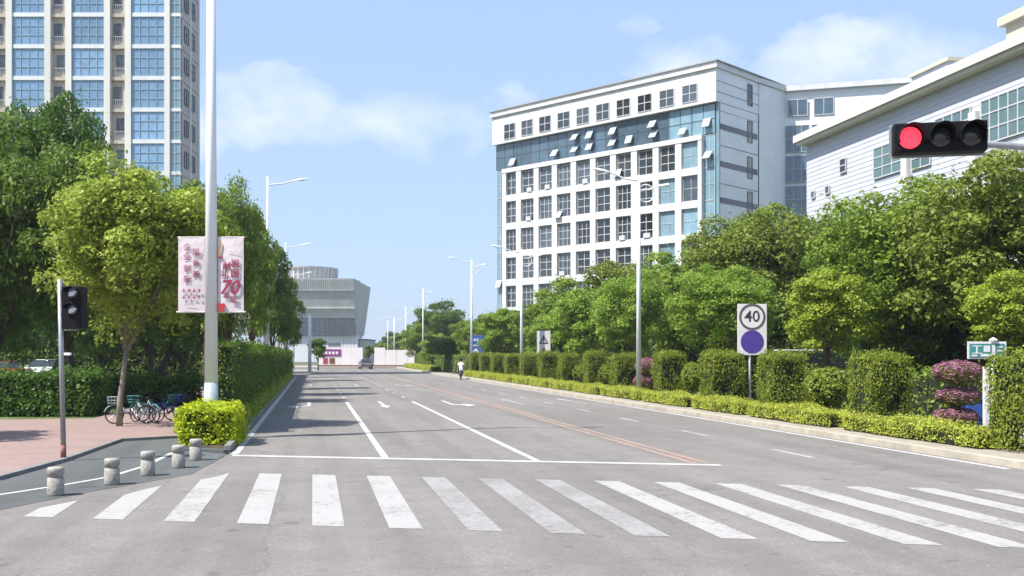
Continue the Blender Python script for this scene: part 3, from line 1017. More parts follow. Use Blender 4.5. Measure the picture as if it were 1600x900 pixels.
# ---- site hoarding, panel by panel
dh = 178.0
hor = thing('site_hoarding', 'white construction hoarding with purple banner across the road end', 'hoarding', PX(497, dh, 0.12), -TH)
sh = dh / FPX
x = 0.0
i = 0
while x < (662 - 497) * sh:
    wdt = 1.95
    top = 3.3 if x < (590 - 497) * sh else 2.9
    if not ((566 - 497) * sh < x < (582 - 497) * sh):
        MB().box(x, x + wdt - 0.05, 0, 0.08, 0.25, top).build('panel', 'hoarding_white', hor)
    x += wdt
MB().box(0, (640 - 497) * sh, -0.05, 0.14, 0.0, 0.25).build('plinth', 'hoarding_brown', hor)
MB().box(0.1, (533 - 497) * sh, -0.06, -0.01, 1.75, 3.0).build('purple_banner', 'hoarding_purple', hor)
for k in range(5):
    MB().box(0.6 + k * 0.62, 1.0 + k * 0.62, -0.075, -0.062, 2.15, 2.6).build('banner_mark', 'hoarding_white', hor)
for a0, a1, m in ((505, 512, 'ink_red'), (515, 523, 'hoarding_brown')):
    MB().box((a0 - 497) * sh, (a1 - 497) * sh, -0.06, -0.01, 0.5, 1.5).build('poster', m, hor)

# ================================================================== VEGETATION
def crown_mesh(name, seed, n_clump, n_leaf, L, flat=1.0, top_bias=0.15):
    rng = np.random.default_rng(seed)
    d = rng.normal(size=(n_clump, 3))
    d /= np.linalg.norm(d, axis=1, keepdims=True)
    rad = rng.uniform(0.22, 0.95, size=n_clump) ** 0.75
    c = d * rad[:, None]
    c[:, 2] += top_bias * (1 - np.abs(c[:, 2]))
    rc_ = rng.uniform(0.10, 0.33, size=n_clump) * (1.2 - 0.5 * rad)
    w = rc_ ** 2
    idx = rng.choice(n_clump, size=n_leaf, p=w / w.sum())
    dd = rng.normal(size=(n_leaf, 3))
    dd /= np.linalg.norm(dd, axis=1, keepdims=True)
    dd[:, 2] = np.where(rng.random(n_leaf) < 0.6, np.abs(dd[:, 2]), dd[:, 2])
    rr = rc_[idx] * (0.55 + 0.55 * rng.random(n_leaf) ** 0.6)
    rr *= np.where(rng.random(n_leaf) < 0.12, rng.uniform(1.1, 1.7, n_leaf), 1.0)
    p = c[idx] + dd * rr[:, None] * np.array([1.1, 1.1, 0.8])
    nr = dd * 0.7 + rng.normal(size=(n_leaf, 3)) * 0.55 + np.array([0, 0, 0.45])
    ll = L * rng.uniform(0.45, 1.5, n_leaf)
    q = leaf_quads(p, nr, ll, 0.55, rng)
    return q, n_leaf, c
CROWN = {}
for i in range(3):
    CROWN['fine%d' % i] = crown_mesh('crown', 11 + i, 130, 52000, 0.048)
for i in range(4):
    CROWN['mid%d' % i] = crown_mesh('crown', 31 + i, 85, 30000, 0.066)
for i in range(2):
    CROWN['far%d' % i] = crown_mesh('crown', 51 + i, 45, 9000, 0.12)
_cm = {}
def crown_me(key, m):
    if (key, m) not in _cm:
        q, n, _ = CROWN[key]
        _cm[(key, m)] = np_mesh('crown', q, n, m)
    return _cm[(key, m)]
tree_rng = random.Random(21)
def tree(name, label, px, d, ytop, ybot, wpx, m, key, group, trunk_px=None, bark='bark', tr=None, zg=0.05):
    zt, zb = ZY(ytop, d), max(ZY(ybot, d), 1.2)
    rx = wpx / FPX * d / 2
    base_ = PX(trunk_px if trunk_px is not None else px, d, zg)
    t = thing(name, label, 'tree', base_, 0, group)
    cc = PX(px, d) - base_
    cc.z = (zt + zb) / 2 - zg
    rz = (zt - zb) / 2
    ang = tree_rng.uniform(0, 6.28)
    link('crown', crown_me(key, m), t, loc=cc, rz=ang, scale=(rx / 0.98, rx / 0.98, rz / 0.98))
    r0 = tr if tr else max(0.09, min(0.22, rx * 0.06))
    b = MB()
    fork = Vector((cc.x * 0.6, cc.y * 0.6, max(0.9, (zb - zg) * 0.95)))
    b.path([(0, 0, -0.15), (cc.x * 0.1, cc.y * 0.1, fork.z * 0.35), fork * 0.72 + Vector((0, 0, fork.z * 0.02)), fork], [r0 * 1.25, r0, r0 * 0.85, r0 * 0.75], 8)
    cl_ = CROWN[key][2]
    rot = Matrix.Rotation(ang, 3, 'Z')
    for k in range(7):
        e = rot @ Vector(cl_[k * 3 % len(cl_)])
        e = Vector((cc.x + e.x * rx, cc.y + e.y * rx, cc.z + e.z * rz))
        if e.z < fork.z + 0.2:
            e.z = fork.z + 0.4
        midp = fork.lerp(e, 0.5) + Vector((0, 0, 0.25 * rz * tree_rng.uniform(0, 0.6)))
        b.path([fork - Vector((0, 0, 0.1)), midp, e], [r0 * 0.55, r0 * 0.32, r0 * 0.1], 6)
    b.build('trunk', bark, t, smooth=True)
    return t
GL = 'street trees on the left'
TL = [
    ('dark broadleaf tree at the left edge of the picture', -15, 41, 172, 575, 270, 'leaf_dark', 'fine0', None, 'bark'),
    ('tall dark tree rising against the beige tower', 85, 45, 146, 480, 175, 'leaf_deep', 'fine1', 118, 'bark'),
    ('bright green spreading tree behind the pedestrian signal', 204, 30.5, 258, 540, 275, 'leaf_camphor', 'fine2', 186, 'bark_pale'),
    ('mid green tree between the dark trees and the bright one', 130, 41, 228, 540, 215, 'leaf_dark', 'fine0', 62, 'bark'),
    ('green tree with thick dark trunk just left of the banner pole', 285, 46, 285, 540, 170, 'leaf_dark', 'fine1', 236, 'bark'),
    ('pointed green tree rising behind the banner', 357, 54, 288, 545, 120, 'leaf_mid', 'fine2', 352, 'bark'),
    ('rounded tree between the banner and the second lamp post', 395, 64, 335, 545, 86, 'leaf_mid', 'mid0', None, 'bark'),
    ('dark tree behind the second lamp post', 425, 84, 395, 548, 78, 'leaf_dark', 'mid1', None, 'bark'),
    ('last dark tree of the left row beside the museum', 449, 98, 445, 552, 50, 'leaf_dark', 'mid2', None, 'bark'),
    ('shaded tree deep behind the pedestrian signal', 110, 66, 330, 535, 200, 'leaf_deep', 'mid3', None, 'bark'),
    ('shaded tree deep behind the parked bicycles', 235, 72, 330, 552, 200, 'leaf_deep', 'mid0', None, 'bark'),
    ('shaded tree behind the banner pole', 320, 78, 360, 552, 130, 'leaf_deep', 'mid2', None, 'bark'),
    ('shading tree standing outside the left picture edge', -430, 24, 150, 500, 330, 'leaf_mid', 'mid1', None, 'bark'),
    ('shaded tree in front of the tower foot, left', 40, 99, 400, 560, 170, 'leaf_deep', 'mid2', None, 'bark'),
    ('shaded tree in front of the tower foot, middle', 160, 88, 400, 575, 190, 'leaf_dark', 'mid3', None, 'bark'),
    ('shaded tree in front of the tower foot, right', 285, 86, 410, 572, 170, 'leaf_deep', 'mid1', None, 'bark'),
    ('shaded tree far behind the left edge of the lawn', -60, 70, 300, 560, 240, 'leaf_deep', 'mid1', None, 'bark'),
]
for lab, px, d, yt, yb, w, m, key, tp, bk in TL:
    tree('broadleaf_tree', lab, px, d, yt, yb, w, m, key, GL, tp, bk, tr=0.085 if bk == 'bark_pale' else None)
GR = 'trees behind the right hedge'
TR_ = [
    ('olive green tree at the right edge below the signal', 1575, 36, 245, 545, 270, 'leaf_olive', 'fine0'),
    ('dense green tree left of the red signal', 1425, 41, 285, 545, 240, 'leaf_mid', 'fine1'),
    ('yellow green young tree at the right edge over the teal sign', 1580, 31, 425, 545, 130, 'leaf_yellow', 'mid0'),
    ('yellow green young tree right of the speed sign', 1290, 39, 430, 548, 110, 'leaf_yellow', 'mid1'),
    ('bright tree in front of the clapboard building', 1350, 44, 330, 545, 150, 'leaf_bright', 'fine2'),
    ('dark olive tree behind the speed sign', 1185, 60, 322, 540, 190, 'leaf_olive', 'fine1'),
    ('tall dark tree against the clapboard end wall', 1275, 66, 330, 540, 130, 'leaf_mid', 'mid2'),
    ('bright rounded tree left of the speed sign', 1130, 46, 415, 550, 130, 'leaf_bright', 'fine0'),
    ('green tree behind and right of the tall lamp post', 1068, 68, 388, 545, 150, 'leaf_mid', 'mid3'),
    ('bright tree crossed by the tall right lamp post', 990, 58, 430, 552, 110, 'leaf_bright', 'fine2'),
    ('olive tree below the office grid, behind the bright ones', 975, 84, 418, 545, 130, 'leaf_olive', 'mid1'),
    ('bright round tree at the middle of the right hedge', 912, 70, 445, 553, 92, 'leaf_bright', 'mid2'),
    ('dark tree at the foot of the office building', 885, 98, 436, 545, 105, 'leaf_mid', 'mid0'),
    ('small bright tree behind the triangle sign', 850, 84, 492, 554, 58, 'leaf_bright', 'mid3'),
    ('small tree between blue sign and lamp post', 785, 98, 487, 555, 66, 'leaf_bright', 'mid1'),
    ('dark tree beside the left corner of the office building', 760, 128, 485, 552, 62, 'leaf_dark', 'mid2'),
    ('large dome shaped dark tree left of the blue sign', 690, 185, 472, 560, 88, 'leaf_dark', 'mid0'),
    ('light green small tree in front of the dome shaped tree', 685, 140, 522, 562, 62, 'leaf_bright', 'mid3'),
    ('round light tree right of the dome shaped tree', 727, 132, 505, 560, 50, 'leaf_mid', 'mid1'),
    ('mid green tree filling the row behind the blue sign', 745, 118, 500, 560, 60, 'leaf_mid', 'mid2'),
    ('rounded green tree left of the fourth right lamp post', 655, 165, 505, 566, 52, 'leaf_mid', 'mid3'),
    ('dark low tree over the shaded stretch of the right hedge', 705, 124, 520, 568, 64, 'leaf_dark', 'mid0'),
    ('small green tree near the hoarding end', 648, 200, 525, 566, 42, 'leaf_bright', 'far0'),
    ('hazy green tree over the hoarding, left of the far lamps', 598, 250, 535, 562, 34, 'leaf_mid', 'far1'),
    ('hazy green tree over the hoarding, between the far lamps', 630, 235, 522, 562, 44, 'leaf_mid', 'far0'),
    ('hazy wide tree closing the view behind the far lamps', 650, 290, 512, 560, 60, 'leaf_dark', 'far1'),
    ('distant dark tree behind the hoarding', 615, 330, 518, 560, 40, 'leaf_dark', 'far1'),
    ('distant dark tree beside the museum annex', 585, 340, 532, 560, 30, 'leaf_dark', 'far0'),
    ('small dark round tree standing before the hoarding', 576, 168, 540, 562, 15, 'leaf_dark', 'far1'),
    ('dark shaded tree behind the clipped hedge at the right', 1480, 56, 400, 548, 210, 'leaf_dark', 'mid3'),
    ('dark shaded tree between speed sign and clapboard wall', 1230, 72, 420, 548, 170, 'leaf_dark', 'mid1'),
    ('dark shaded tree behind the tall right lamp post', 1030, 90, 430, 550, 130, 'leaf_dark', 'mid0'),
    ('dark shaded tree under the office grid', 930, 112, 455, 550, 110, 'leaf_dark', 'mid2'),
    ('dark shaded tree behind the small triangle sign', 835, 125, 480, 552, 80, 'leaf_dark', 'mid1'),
]
for lab, px, d, yt, yb, w, m, key in TR_:
    tree('broadleaf_tree', lab, px, d, yt, yb + (14 if d < 130 else 4), w * (1.22 if d < 130 else 1.1), m, key, GR, None, 'bark', zg=0.12)
# small dark tree beside the white column at the end of the left hedge
tree('broadleaf_tree', 'dark small tree beside the white column at the hedge end', 497, 138, 528, 577, 30, 'leaf_dark', 'far0', GL, zg=0.1)

# ---- clipped hedges: leaves spread over a box with a dark core
def box_leaves(x0, x1, y0, y1, z0, z1, n, L, seed, rough=0.05):
    rng = np.random.default_rng(seed)
    lx, ly, lz = x1 - x0, y1 - y0, z1 - z0
    faces = [('z', lx * ly), ('x0', ly * lz), ('x1', ly * lz), ('y0', lx * lz), ('y1', lx * lz)]
    ar = np.array([f[1] for f in faces])
    idx = rng.choice(5, size=n, p=ar / ar.sum())
    u, v = rng.random(n), rng.random(n)
    pos = np.zeros((n, 3))
    nr = np.zeros((n, 3))
    dep = rng.normal(0, rough, n) - rng.random(n) * rough
    k = idx == 0
    pos[k] = np.stack([x0 + u[k] * lx, y0 + v[k] * ly, z1 + dep[k]], 1); nr[k] = (0, 0, 1)
    k = idx == 1
    pos[k] = np.stack([x0 - dep[k], y0 + u[k] * ly, z0 + v[k] * lz], 1); nr[k] = (-1, 0, 0)
    k = idx == 2
    pos[k] = np.stack([x1 + dep[k], y0 + u[k] * ly, z0 + v[k] * lz], 1); nr[k] = (1, 0, 0)
    k = idx == 3
    pos[k] = np.stack([x0 + u[k] * lx, y0 - dep[k], z0 + v[k] * lz], 1); nr[k] = (0, -1, 0)
    k = idx == 4
    pos[k] = np.stack([x0 + u[k] * lx, y1 + dep[k], z0 + v[k] * lz], 1); nr[k] = (0, 1, 0)
    # soft unevenness of the clipping
    wob = 0.06 * np.sin(pos[:, 0] * 3.1 + seed) * np.cos(pos[:, 1] * 2.3) + 0.05 * np.sin(pos[:, 2] * 4.0 + pos[:, 1] * 1.7)
    pos += nr * wob[:, None]
    wob2 = 0.05 * np.sin(pos[:, 0] * 7.3 + pos[:, 2] * 5.1 + seed * 1.7) + 0.05 * np.sin(pos[:, 1] * 6.1 - pos[:, 2] * 3.7 + seed)
    pos += nr * np.where(wob2 < -0.02, wob2 * 1.6, wob2 * 0.5)[:, None] * min(1.0, lz)
    shoot = rng.random(n) < 0.045
    pos[shoot] += nr[shoot] * rng.uniform(0.03, 0.16, shoot.sum())[:, None] * min(1.0, lz + 0.3)
    nrm = nr * 0.8 + rng.normal(size=(n, 3)) * 0.6 + np.array([0, 0, 0.3])
    return leaf_quads(pos, nrm, L * rng.uniform(0.6, 1.4, n), 0.55, rng)
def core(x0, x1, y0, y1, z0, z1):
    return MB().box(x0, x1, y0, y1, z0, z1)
# tall clipped boxes on the right verge (three shapes, reused)
box_me = [np_mesh('foliage', box_leaves(-0.85, 0.85, -0.9, 0.9, 0.45, 2.12, 9000, 0.085, 70 + i, 0.06), 9000, 'leaf_hedge') for i in range(3)]
box0_me = np_mesh('foliage', box_leaves(-0.85, 0.85, -0.9, 0.9, 0.05, 2.12, 10500, 0.085, 79, 0.06), 10500, 'leaf_hedge')
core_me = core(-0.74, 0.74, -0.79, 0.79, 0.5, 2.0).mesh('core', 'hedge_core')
stem_me = MB().tube((0, 0, -0.1), (0.03, 0.02, 0.6), 0.05, 0.04, 6).mesh('stem', 'bark')
ordn = ['nearest', 'second', 'third', 'fourth', 'fifth', 'sixth', 'seventh', 'eighth', 'ninth', 'tenth', 'eleventh', 'twelfth', 'thirteenth', 'fourteenth', 'fifteenth', 'sixteenth']
boxes = [(1617, 1.12), (1376, 1.0), (1222, 1.0), (1128, 1.12), (1046, 1.0), (975, 0.95), (930, 0.95), (889, 0.98), (857, 1.0), (827, 1.0), (801, 1.0), (779, 1.0), (760, 1.0), (744, 1.0)]
extra = {0: ' at the right picture edge', 1: ' left of the pink flowering shrub', 2: ' just right of the speed sign post', 3: ' just left of the speed sign post',
         4: ' right of the small pink shrub', 5: ' by the tall lamp post'}
BOXY = []
for i, (px, s_) in enumerate(boxes):
    XB = 15.35 if i == 0 else 15.75
    d = onX(XB, px)
    p = PX(px, d, 0.12)
    BOXY.append(p.y)
    t = thing('box_hedge', ordn[i] + ' tall box-clipped hedge block of the right verge' + extra.get(i, ''), 'hedge', p, 0.0, 'tall clipped hedge blocks')
    link('foliage', box0_me if i == 0 else box_me[i % 3], t, rz=(0, math.pi)[i % 2], scale=(s_ * 0.72, s_ * 0.70 * random.uniform(0.88, 1.1), random.uniform(0.95, 1.04)))
    link('core', core_me, t, scale=(s_ * 0.71, s_ * 0.64, 0.95))
    for sx_, sy_ in ((-0.35, -0.45), (0.33, 0.38), (0.05, 0.0), (-0.25, 0.5)):
        link('stem', stem_me, t, loc=(sx_ * 0.7, sy_ * 0.7, 0))
# round clipped shrubs between the blocks
def ball_leaves(n, L, seed, r=(1, 1, 1)):
    rng = np.random.default_rng(seed)
    d = rng.normal(size=(n, 3))
    d /= np.linalg.norm(d, axis=1, keepdims=True)
    p = d * (1 + rng.normal(0, 0.06, n) - 0.08 * rng.random(n))[:, None] * np.array(r)
    p += d * (0.07 * np.sin(p[:, 0] * 6 + seed) * np.cos(p[:, 1] * 5))[:, None]
    return leaf_quads(p, d * 0.8 + rng.normal(size=(n, 3)) * 0.55 + np.array([0, 0, 0.3]), L * rng.uniform(0.6, 1.4, n), 0.55, rng)
ball_me = np_mesh('foliage', ball_leaves(3000, 0.16, 5), 3000, 'leaf_hedge')
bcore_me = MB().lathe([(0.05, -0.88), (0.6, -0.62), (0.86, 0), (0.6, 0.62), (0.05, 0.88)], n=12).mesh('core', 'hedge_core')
for px, XB, w, h, zc, lab in ((1292, 15.9, 0.68, 0.62, 1.05, 'round clipped shrub between the blocks right of the speed sign'),
                              (1082, 16.2, 0.5, 0.6, 1.1, 'small rounded shrub left of the fourth hedge block'),
                              (948, 16.3, 0.55, 0.6, 0.95, 'small rounded shrub left of the tall lamp post'),
                              (908, 16.4, 0.6, 0.55, 0.9, 'rounded shrub in the middle of the hedge row')):
    d = onX(XB, px)
    t = thing('round_shrub', lab, 'shrub', PX(px, d, 0.12), 0, 'round shrubs between the hedge blocks')
    link('foliage', ball_me, t, loc=(0, 0, zc), scale=(w, w, h))
    link('core', bcore_me, t, loc=(0, 0, zc), scale=(w, w, h))
    MB().tube((0, 0, -0.1), (0.02, 0, zc), 0.05, 0.04, 6).build('stem', 'bark', t)
# low yellow-green hedge, one segment between each pair of blocks
seg_me = np_mesh('foliage', box_leaves(-0.5, 0.5, -2.55, 2.55, 0.03, 0.43, 13000, 0.06, 90, 0.035), 13000, 'leaf_low')
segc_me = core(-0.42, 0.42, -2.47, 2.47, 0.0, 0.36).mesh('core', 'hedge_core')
edges = [BOXY[0] - 0.2] + BOXY[1:]
for i in range(len(edges) - 1):
    ya, yb = edges[i] + (0.75 if i == 0 else 0.5), edges[i + 1] - 0.3
    sc_ = (yb - ya) / 5.1
    t = thing('low_hedge', ordn[i] + ' segment of the low yellow-green hedge along the right kerb', 'hedge', (14.85, (ya + yb) / 2, 0.12), 0, 'low hedge segments')
    link('foliage', seg_me, t, scale=(1, sc_, random.uniform(0.94, 1.06)), rz=(0, math.pi)[i % 2])
    link('core', segc_me, t, scale=(1, sc_, 1))
# far hedge beyond the side entrance
fh = thing('low_hedge', 'far pale green hedge strip beyond the gap, beside the hoarding', 'hedge', (14.95, 146, 0.12), 0, 'low hedge segments')
link('foliage', np_mesh('foliage', box_leaves(-0.6, 0.6, -20, 20, 0.03, 0.6, 9000, 0.14, 95), 9000, 'leaf_low'), fh)
link('core', core(-0.5, 0.5, -19.9, 19.9, 0, 0.52).mesh('core', 'hedge_core'), fh)
fh = thing('tall_hedge', 'far tall dark green hedge behind the pale strip', 'hedge', (16.6, 136, 0.12), 0)
link('foliage', np_mesh('foliage', box_leaves(-0.6, 0.6, -31, 30, 0.1, 2.0, 16000, 0.16, 96), 16000, 'leaf_mid'), fh)
link('core', core(-0.5, 0.5, -30.9, 29.9, 0, 1.9).mesh('core', 'hedge_core'), fh)
bk = thing('shrub_belt', 'low dark shrub row right behind the clipped hedge blocks', 'hedge', (19.6, 62, 0.12), 0)
link('foliage', np_mesh('foliage', box_leaves(-0.6, 0.6, -42, 44, 0.05, 1.5, 26000, 0.14, 98, 0.14), 26000, 'leaf_mid'), bk)
link('core', core(-0.45, 0.45, -41.8, 43.8, 0, 1.3).mesh('core', 'hedge_core'), bk)
# continuous shaded shrubbery behind the trees on the right
sh_ = thing('shrub_belt', 'long dark shrub belt in the shade behind the right trees', 'hedge', (27, 64, 0.13), 0)
link('foliage', np_mesh('foliage', box_leaves(-1.5, 1.5, -40, 46, 0.1, 4.4, 26000, 0.30, 97, 0.4), 26000, 'leaf_dark'), sh_)
link('core', core(-1.2, 1.2, -39.5, 45.5, 0, 3.8).mesh('core', 'hedge_core'), sh_)
# left: long tall hedge beside the carriageway
lh = thing('tall_hedge', 'long tall dark hedge running beside the left lane', 'hedge', (-2.95, 29.2, 0.12), 0)
link('foliage', np_mesh('foliage', np.concatenate([box_leaves(0.08, 0.78, 0, 25, 0.1, 2.42, 34000, 0.085, 101, 0.06), box_leaves(0.08, 0.78, 25, 81, 0.1, 2.42, 26000, 0.13, 102, 0.07)]), 60000, 'leaf_dark'), lh)
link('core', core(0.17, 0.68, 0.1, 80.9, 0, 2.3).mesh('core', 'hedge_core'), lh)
# the lime bush at the head of the bed
lb = thing('lime_bush', 'bright yellow-green clipped bush around the foot of the banner pole', 'bush', PX(331, 25.2, 0.05), 0)
link('foliage', np_mesh('foliage', np.concatenate([box_leaves(-0.66, 0.64, -0.9, 1.3, 0.0, 0.90, 10000, 0.085, 113, 0.045)]), 10000, 'leaf_lime'), lb)
link('core', core(-0.55, 0.53, -0.78, 1.18, 0, 0.78).mesh('core', 'hedge_core'), lb)
# leafy strip between the hedge and the kerb
ls = thing('ground_cover', 'leafy green ground cover strip along the left kerb', 'plants', (-2.06, 27.2, 0.12), 0)
ls['kind'] = 'stuff'
rngp = np.random.default_rng(8)
npl = 9000
yy = rngp.random(npl) ** 1.6 * 70
pp = np.stack([rngp.normal(-0.03, 0.10, npl), yy, np.abs(rngp.normal(0, 0.20, npl)) * (1 + 0.6 * np.sin(yy * 1.9) * np.sin(yy * 0.7))], 1)
stuff(link('foliage', np_mesh('foliage', leaf_quads(pp, rngp.normal(size=(npl, 3)) * 0.7 + np.array([0.3, -0.3, 0.5]), 0.15 * rngp.uniform(0.5, 1.4, npl), 0.4, rngp), npl, 'leaf_yellow'), ls))
# dark shrub mass on the left lawn
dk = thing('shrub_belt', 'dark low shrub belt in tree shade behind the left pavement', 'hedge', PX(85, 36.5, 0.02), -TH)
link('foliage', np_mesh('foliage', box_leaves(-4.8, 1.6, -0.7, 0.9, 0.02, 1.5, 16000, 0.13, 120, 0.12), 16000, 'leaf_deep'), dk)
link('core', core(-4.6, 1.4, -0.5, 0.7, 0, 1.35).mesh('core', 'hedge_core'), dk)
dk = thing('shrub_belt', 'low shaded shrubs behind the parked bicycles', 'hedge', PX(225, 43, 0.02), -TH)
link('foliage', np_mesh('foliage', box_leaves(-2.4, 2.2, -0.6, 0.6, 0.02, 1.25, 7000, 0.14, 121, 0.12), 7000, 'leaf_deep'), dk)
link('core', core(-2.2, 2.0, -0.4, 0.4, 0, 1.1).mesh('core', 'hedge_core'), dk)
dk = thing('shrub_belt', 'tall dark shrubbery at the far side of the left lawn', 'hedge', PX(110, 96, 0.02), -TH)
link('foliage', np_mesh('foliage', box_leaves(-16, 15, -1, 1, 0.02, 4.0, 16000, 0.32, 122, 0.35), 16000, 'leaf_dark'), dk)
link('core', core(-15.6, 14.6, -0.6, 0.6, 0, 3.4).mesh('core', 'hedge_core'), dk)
# bougainvillea: stacked pink clouds of blossom
pink_me = np_mesh('blossom', ball_leaves(2600, 0.16, 33), 2600, 'leaf_pink')
green_me = np_mesh('leaves', ball_leaves(900, 0.2, 34), 900, 'leaf_hedge')
for px, XB, tiers, lab in ((1496, 17.0, ((0.0, 1.62, 0.62, 0.30), (0.03, 0.98, 0.56, 0.24), (-0.06, 0.42, 0.55, 0.26)), 'pink blossoming shrub clipped into three round tiers'),
                           (1009, 16.3, ((0.05, 1.5, 0.55, 0.42), (-0.1, 0.75, 0.5, 0.34), (-0.25, 0.2, 0.5, 0.2)), 'smaller pink blossoming shrub beside the tall lamp post')):
    d = onX(XB, px)
    t = thing('flowering_shrub', lab, 'shrub', PX(px, d, 0.12), 0, 'pink flowering shrubs')
    for dx, zc, w, h in tiers:
        link('blossom', pink_me, t, loc=(dx, 0, zc), scale=(w, w, h))
        link('leaves', green_me, t, loc=(dx, 0, zc - 0.06), scale=(w * 0.98, w * 0.98, h))
    b = MB()
    b.path([(0, 0, -0.1), (0.05, 0, 0.5), (-0.04, 0.02, 1.0), (0.0, 0, 1.6)], [0.06, 0.05, 0.045, 0.03], 6)
    b.path([(0.03, 0, 0.3), (0.15, 0.1, 0.9), (0.2, 0.05, 1.5)], [0.04, 0.03, 0.02], 6)
    b.build('stem', 'bark', t)

# ================================================================== STREET FURNITURE
# ---- granite bollards
bol_prof = [(0.118, 0), (0.125, 0.02), (0.125, 0.27), (0.104, 0.285), (0.104, 0.315), (0.128, 0.33), (0.128, 0.41), (0.115, 0.44), (0.02, 0.445)]
bol_me = None
blabs = ['leftmost grey stone bollard, nearest the camera', 'second grey stone bollard from the left', 'middle grey stone bollard of the five',
         'fourth grey stone bollard from the left', 'rightmost grey stone bollard, against the lime bush']
for (px, py), lab in zip(((87, 774), (175, 757), (231, 743), (279, 731), (306, 719)), blabs):
    p = G(px, py, 0.004)
    t = thing('bollard', lab, 'bollard', p, random.uniform(0, 3), 'stone bollards at the corner')
    if bol_me is None:
        o1 = MB().lathe(bol_prof[:4], n=24).build('shaft', 'granite', t, smooth=True)
        o2 = MB().lathe(bol_prof[3:], n=24).build('cap', 'granite', t, smooth=True)
        bol_me = (o1.data, o2.data)
    else:
        link('shaft', bol_me[0], t)
        link('cap', bol_me[1], t)
# ---- lamp posts
def lamp_head(parent, p, dirx, m='pole_white', L=0.85):
    """flat cobra head pointing along dirx (+1/-1), slightly raised"""
    b = MB()
    s = dirx
    prof = [(0, 0.05, 0.06), (0.2, 0.10, 0.075), (0.55, 0.15, 0.08), (L, 0.09, 0.045)]
    vs, fs = [], []
    for x, hw, hh in prof:
        zc = x * 0.16
        for dy, dz in ((-hw, -hh * 0.3), (hw, -hh * 0.3), (hw * 0.7, hh), (-hw * 0.7, hh)):
            vs.append((p[0] + s * x, p[1] + dy, p[2] + zc + dz))
    for k in range(len(prof) - 1):
        for i in range(4):
            fs.append((k * 4 + i, (k + 1) * 4 + i, (k + 1) * 4 + (i + 1) % 4, k * 4 + (i + 1) % 4))
    fs += [(0, 1, 2, 3), (15, 14, 13, 12)]
    b.add(vs, fs)
    h = b.build('lamp_head', m, parent, bevel=0.01)
    MB().box(min(s * 0.25, s * 0.65) + p[0], max(s * 0.25, s * 0.65) + p[0], p[1] - 0.09, p[1] + 0.09, p[2] + 0.02, p[2] + 0.05).build('lamp_glass', 'lens_pale', h)
    return h
def left_lamp(X, Y, hgt, label, r=0.11):
    t = thing('street_lamp', label, 'street lamp', (X, Y, 0.1), 0, 'street lamps of the left side')
    b = MB()
    b.tube((0, 0, 0.3), (0, 0, hgt + 0.5), r, r * 0.5, 14)
    b.build('pole', 'pole_white', t, smooth=True)
    MB().lathe([(r * 2.2, 0), (r * 2.2, 0.04), (r * 1.35, 0.06), (r * 1.25, 0.32)], n=14).build('base', 'pole_band', t)
    b = MB()
    b.path([(0, 0, hgt - 0.05), (0.9, 0, hgt + 0.05), (1.7, 0, hgt + 0.3)], [0.05, 0.045, 0.04], 8)
    b.build('arm', 'pole_white', t)
    lamp_head(t, (1.65, 0, hgt + 0.28), 1)
    return t
p = PX(418, 65.5)
left_lamp(p.x, p.y, 13.0, 'tall white lamp post with one arm, second along the left hedge', 0.13)
p = PX(446, 104)
left_lamp(p.x, p.y, 13.0, 'white lamp post with one arm, third along the left hedge')
p = PX(459, 140)
left_lamp(p.x, p.y, 13.0, 'faint white lamp post, farthest of the left row before the museum')
# right lamps: long road arm, short arm and decorative ring
rl_labels = ['tallest white double-arm lamp post behind the right hedge', 'second white double-arm lamp post, in front of the office building',
             'third white double-arm lamp post, beside the blue sign', 'fourth white double-arm lamp post, left of the blue sign',
             'fifth white double-arm lamp post, near the hedge gap', 'slim distant lamp post right of the museum', 'slimmest distant lamp post near the hoarding']
for i, (px, ytop) in enumerate(((998, 278), (815, 392), (737, 408), (661, 445), (634, 480), (616, 510), (606, 515))):
    d = onX(15.3 + (1.2 if i > 2 else 0), px)
    hg = min(max(ZY(ytop, d), 9.8), 12.2)
    p = PX(px, d, 0.12)
    t = thing('street_lamp', rl_labels[i], 'street lamp', p, 0, 'double-arm street lamps of the right side')
    MB().tube((0, 0, 0.3), (0, 0, hg), 0.13, 0.075, 12).build('pole', 'pole_white', t, smooth=True)
    MB().lathe([(0.26, 0), (0.26, 0.05), (0.17, 0.08), (0.15, 0.35)], n=12).build('base', 'pole_band', t)
    MB().path([(0, 0, hg - 0.25), (-0.7, 0, hg - 0.18), (-1.5, 0, hg + 0.12)], [0.05, 0.045, 0.035], 8).build('arm', 'pole_white', t)
    lamp_head(t, (-1.45, 0, hg + 0.10), -1, L=0.8)
    MB().path([(0, 0, hg - 0.7), (0.5, 0, hg - 0.66), (0.95, 0, hg - 0.5)], [0.045, 0.04, 0.03], 8).build('arm', 'pole_white', t)
    lamp_head(t, (0.92, 0, hg - 0.5), 1, L=0.6)
    MB().ring((0.36, 0, hg - 0.85), (0, 1, 0), 0.42, 0.035, 24, 6).build('decorative_ring', 'pole_white', t, smooth=True)
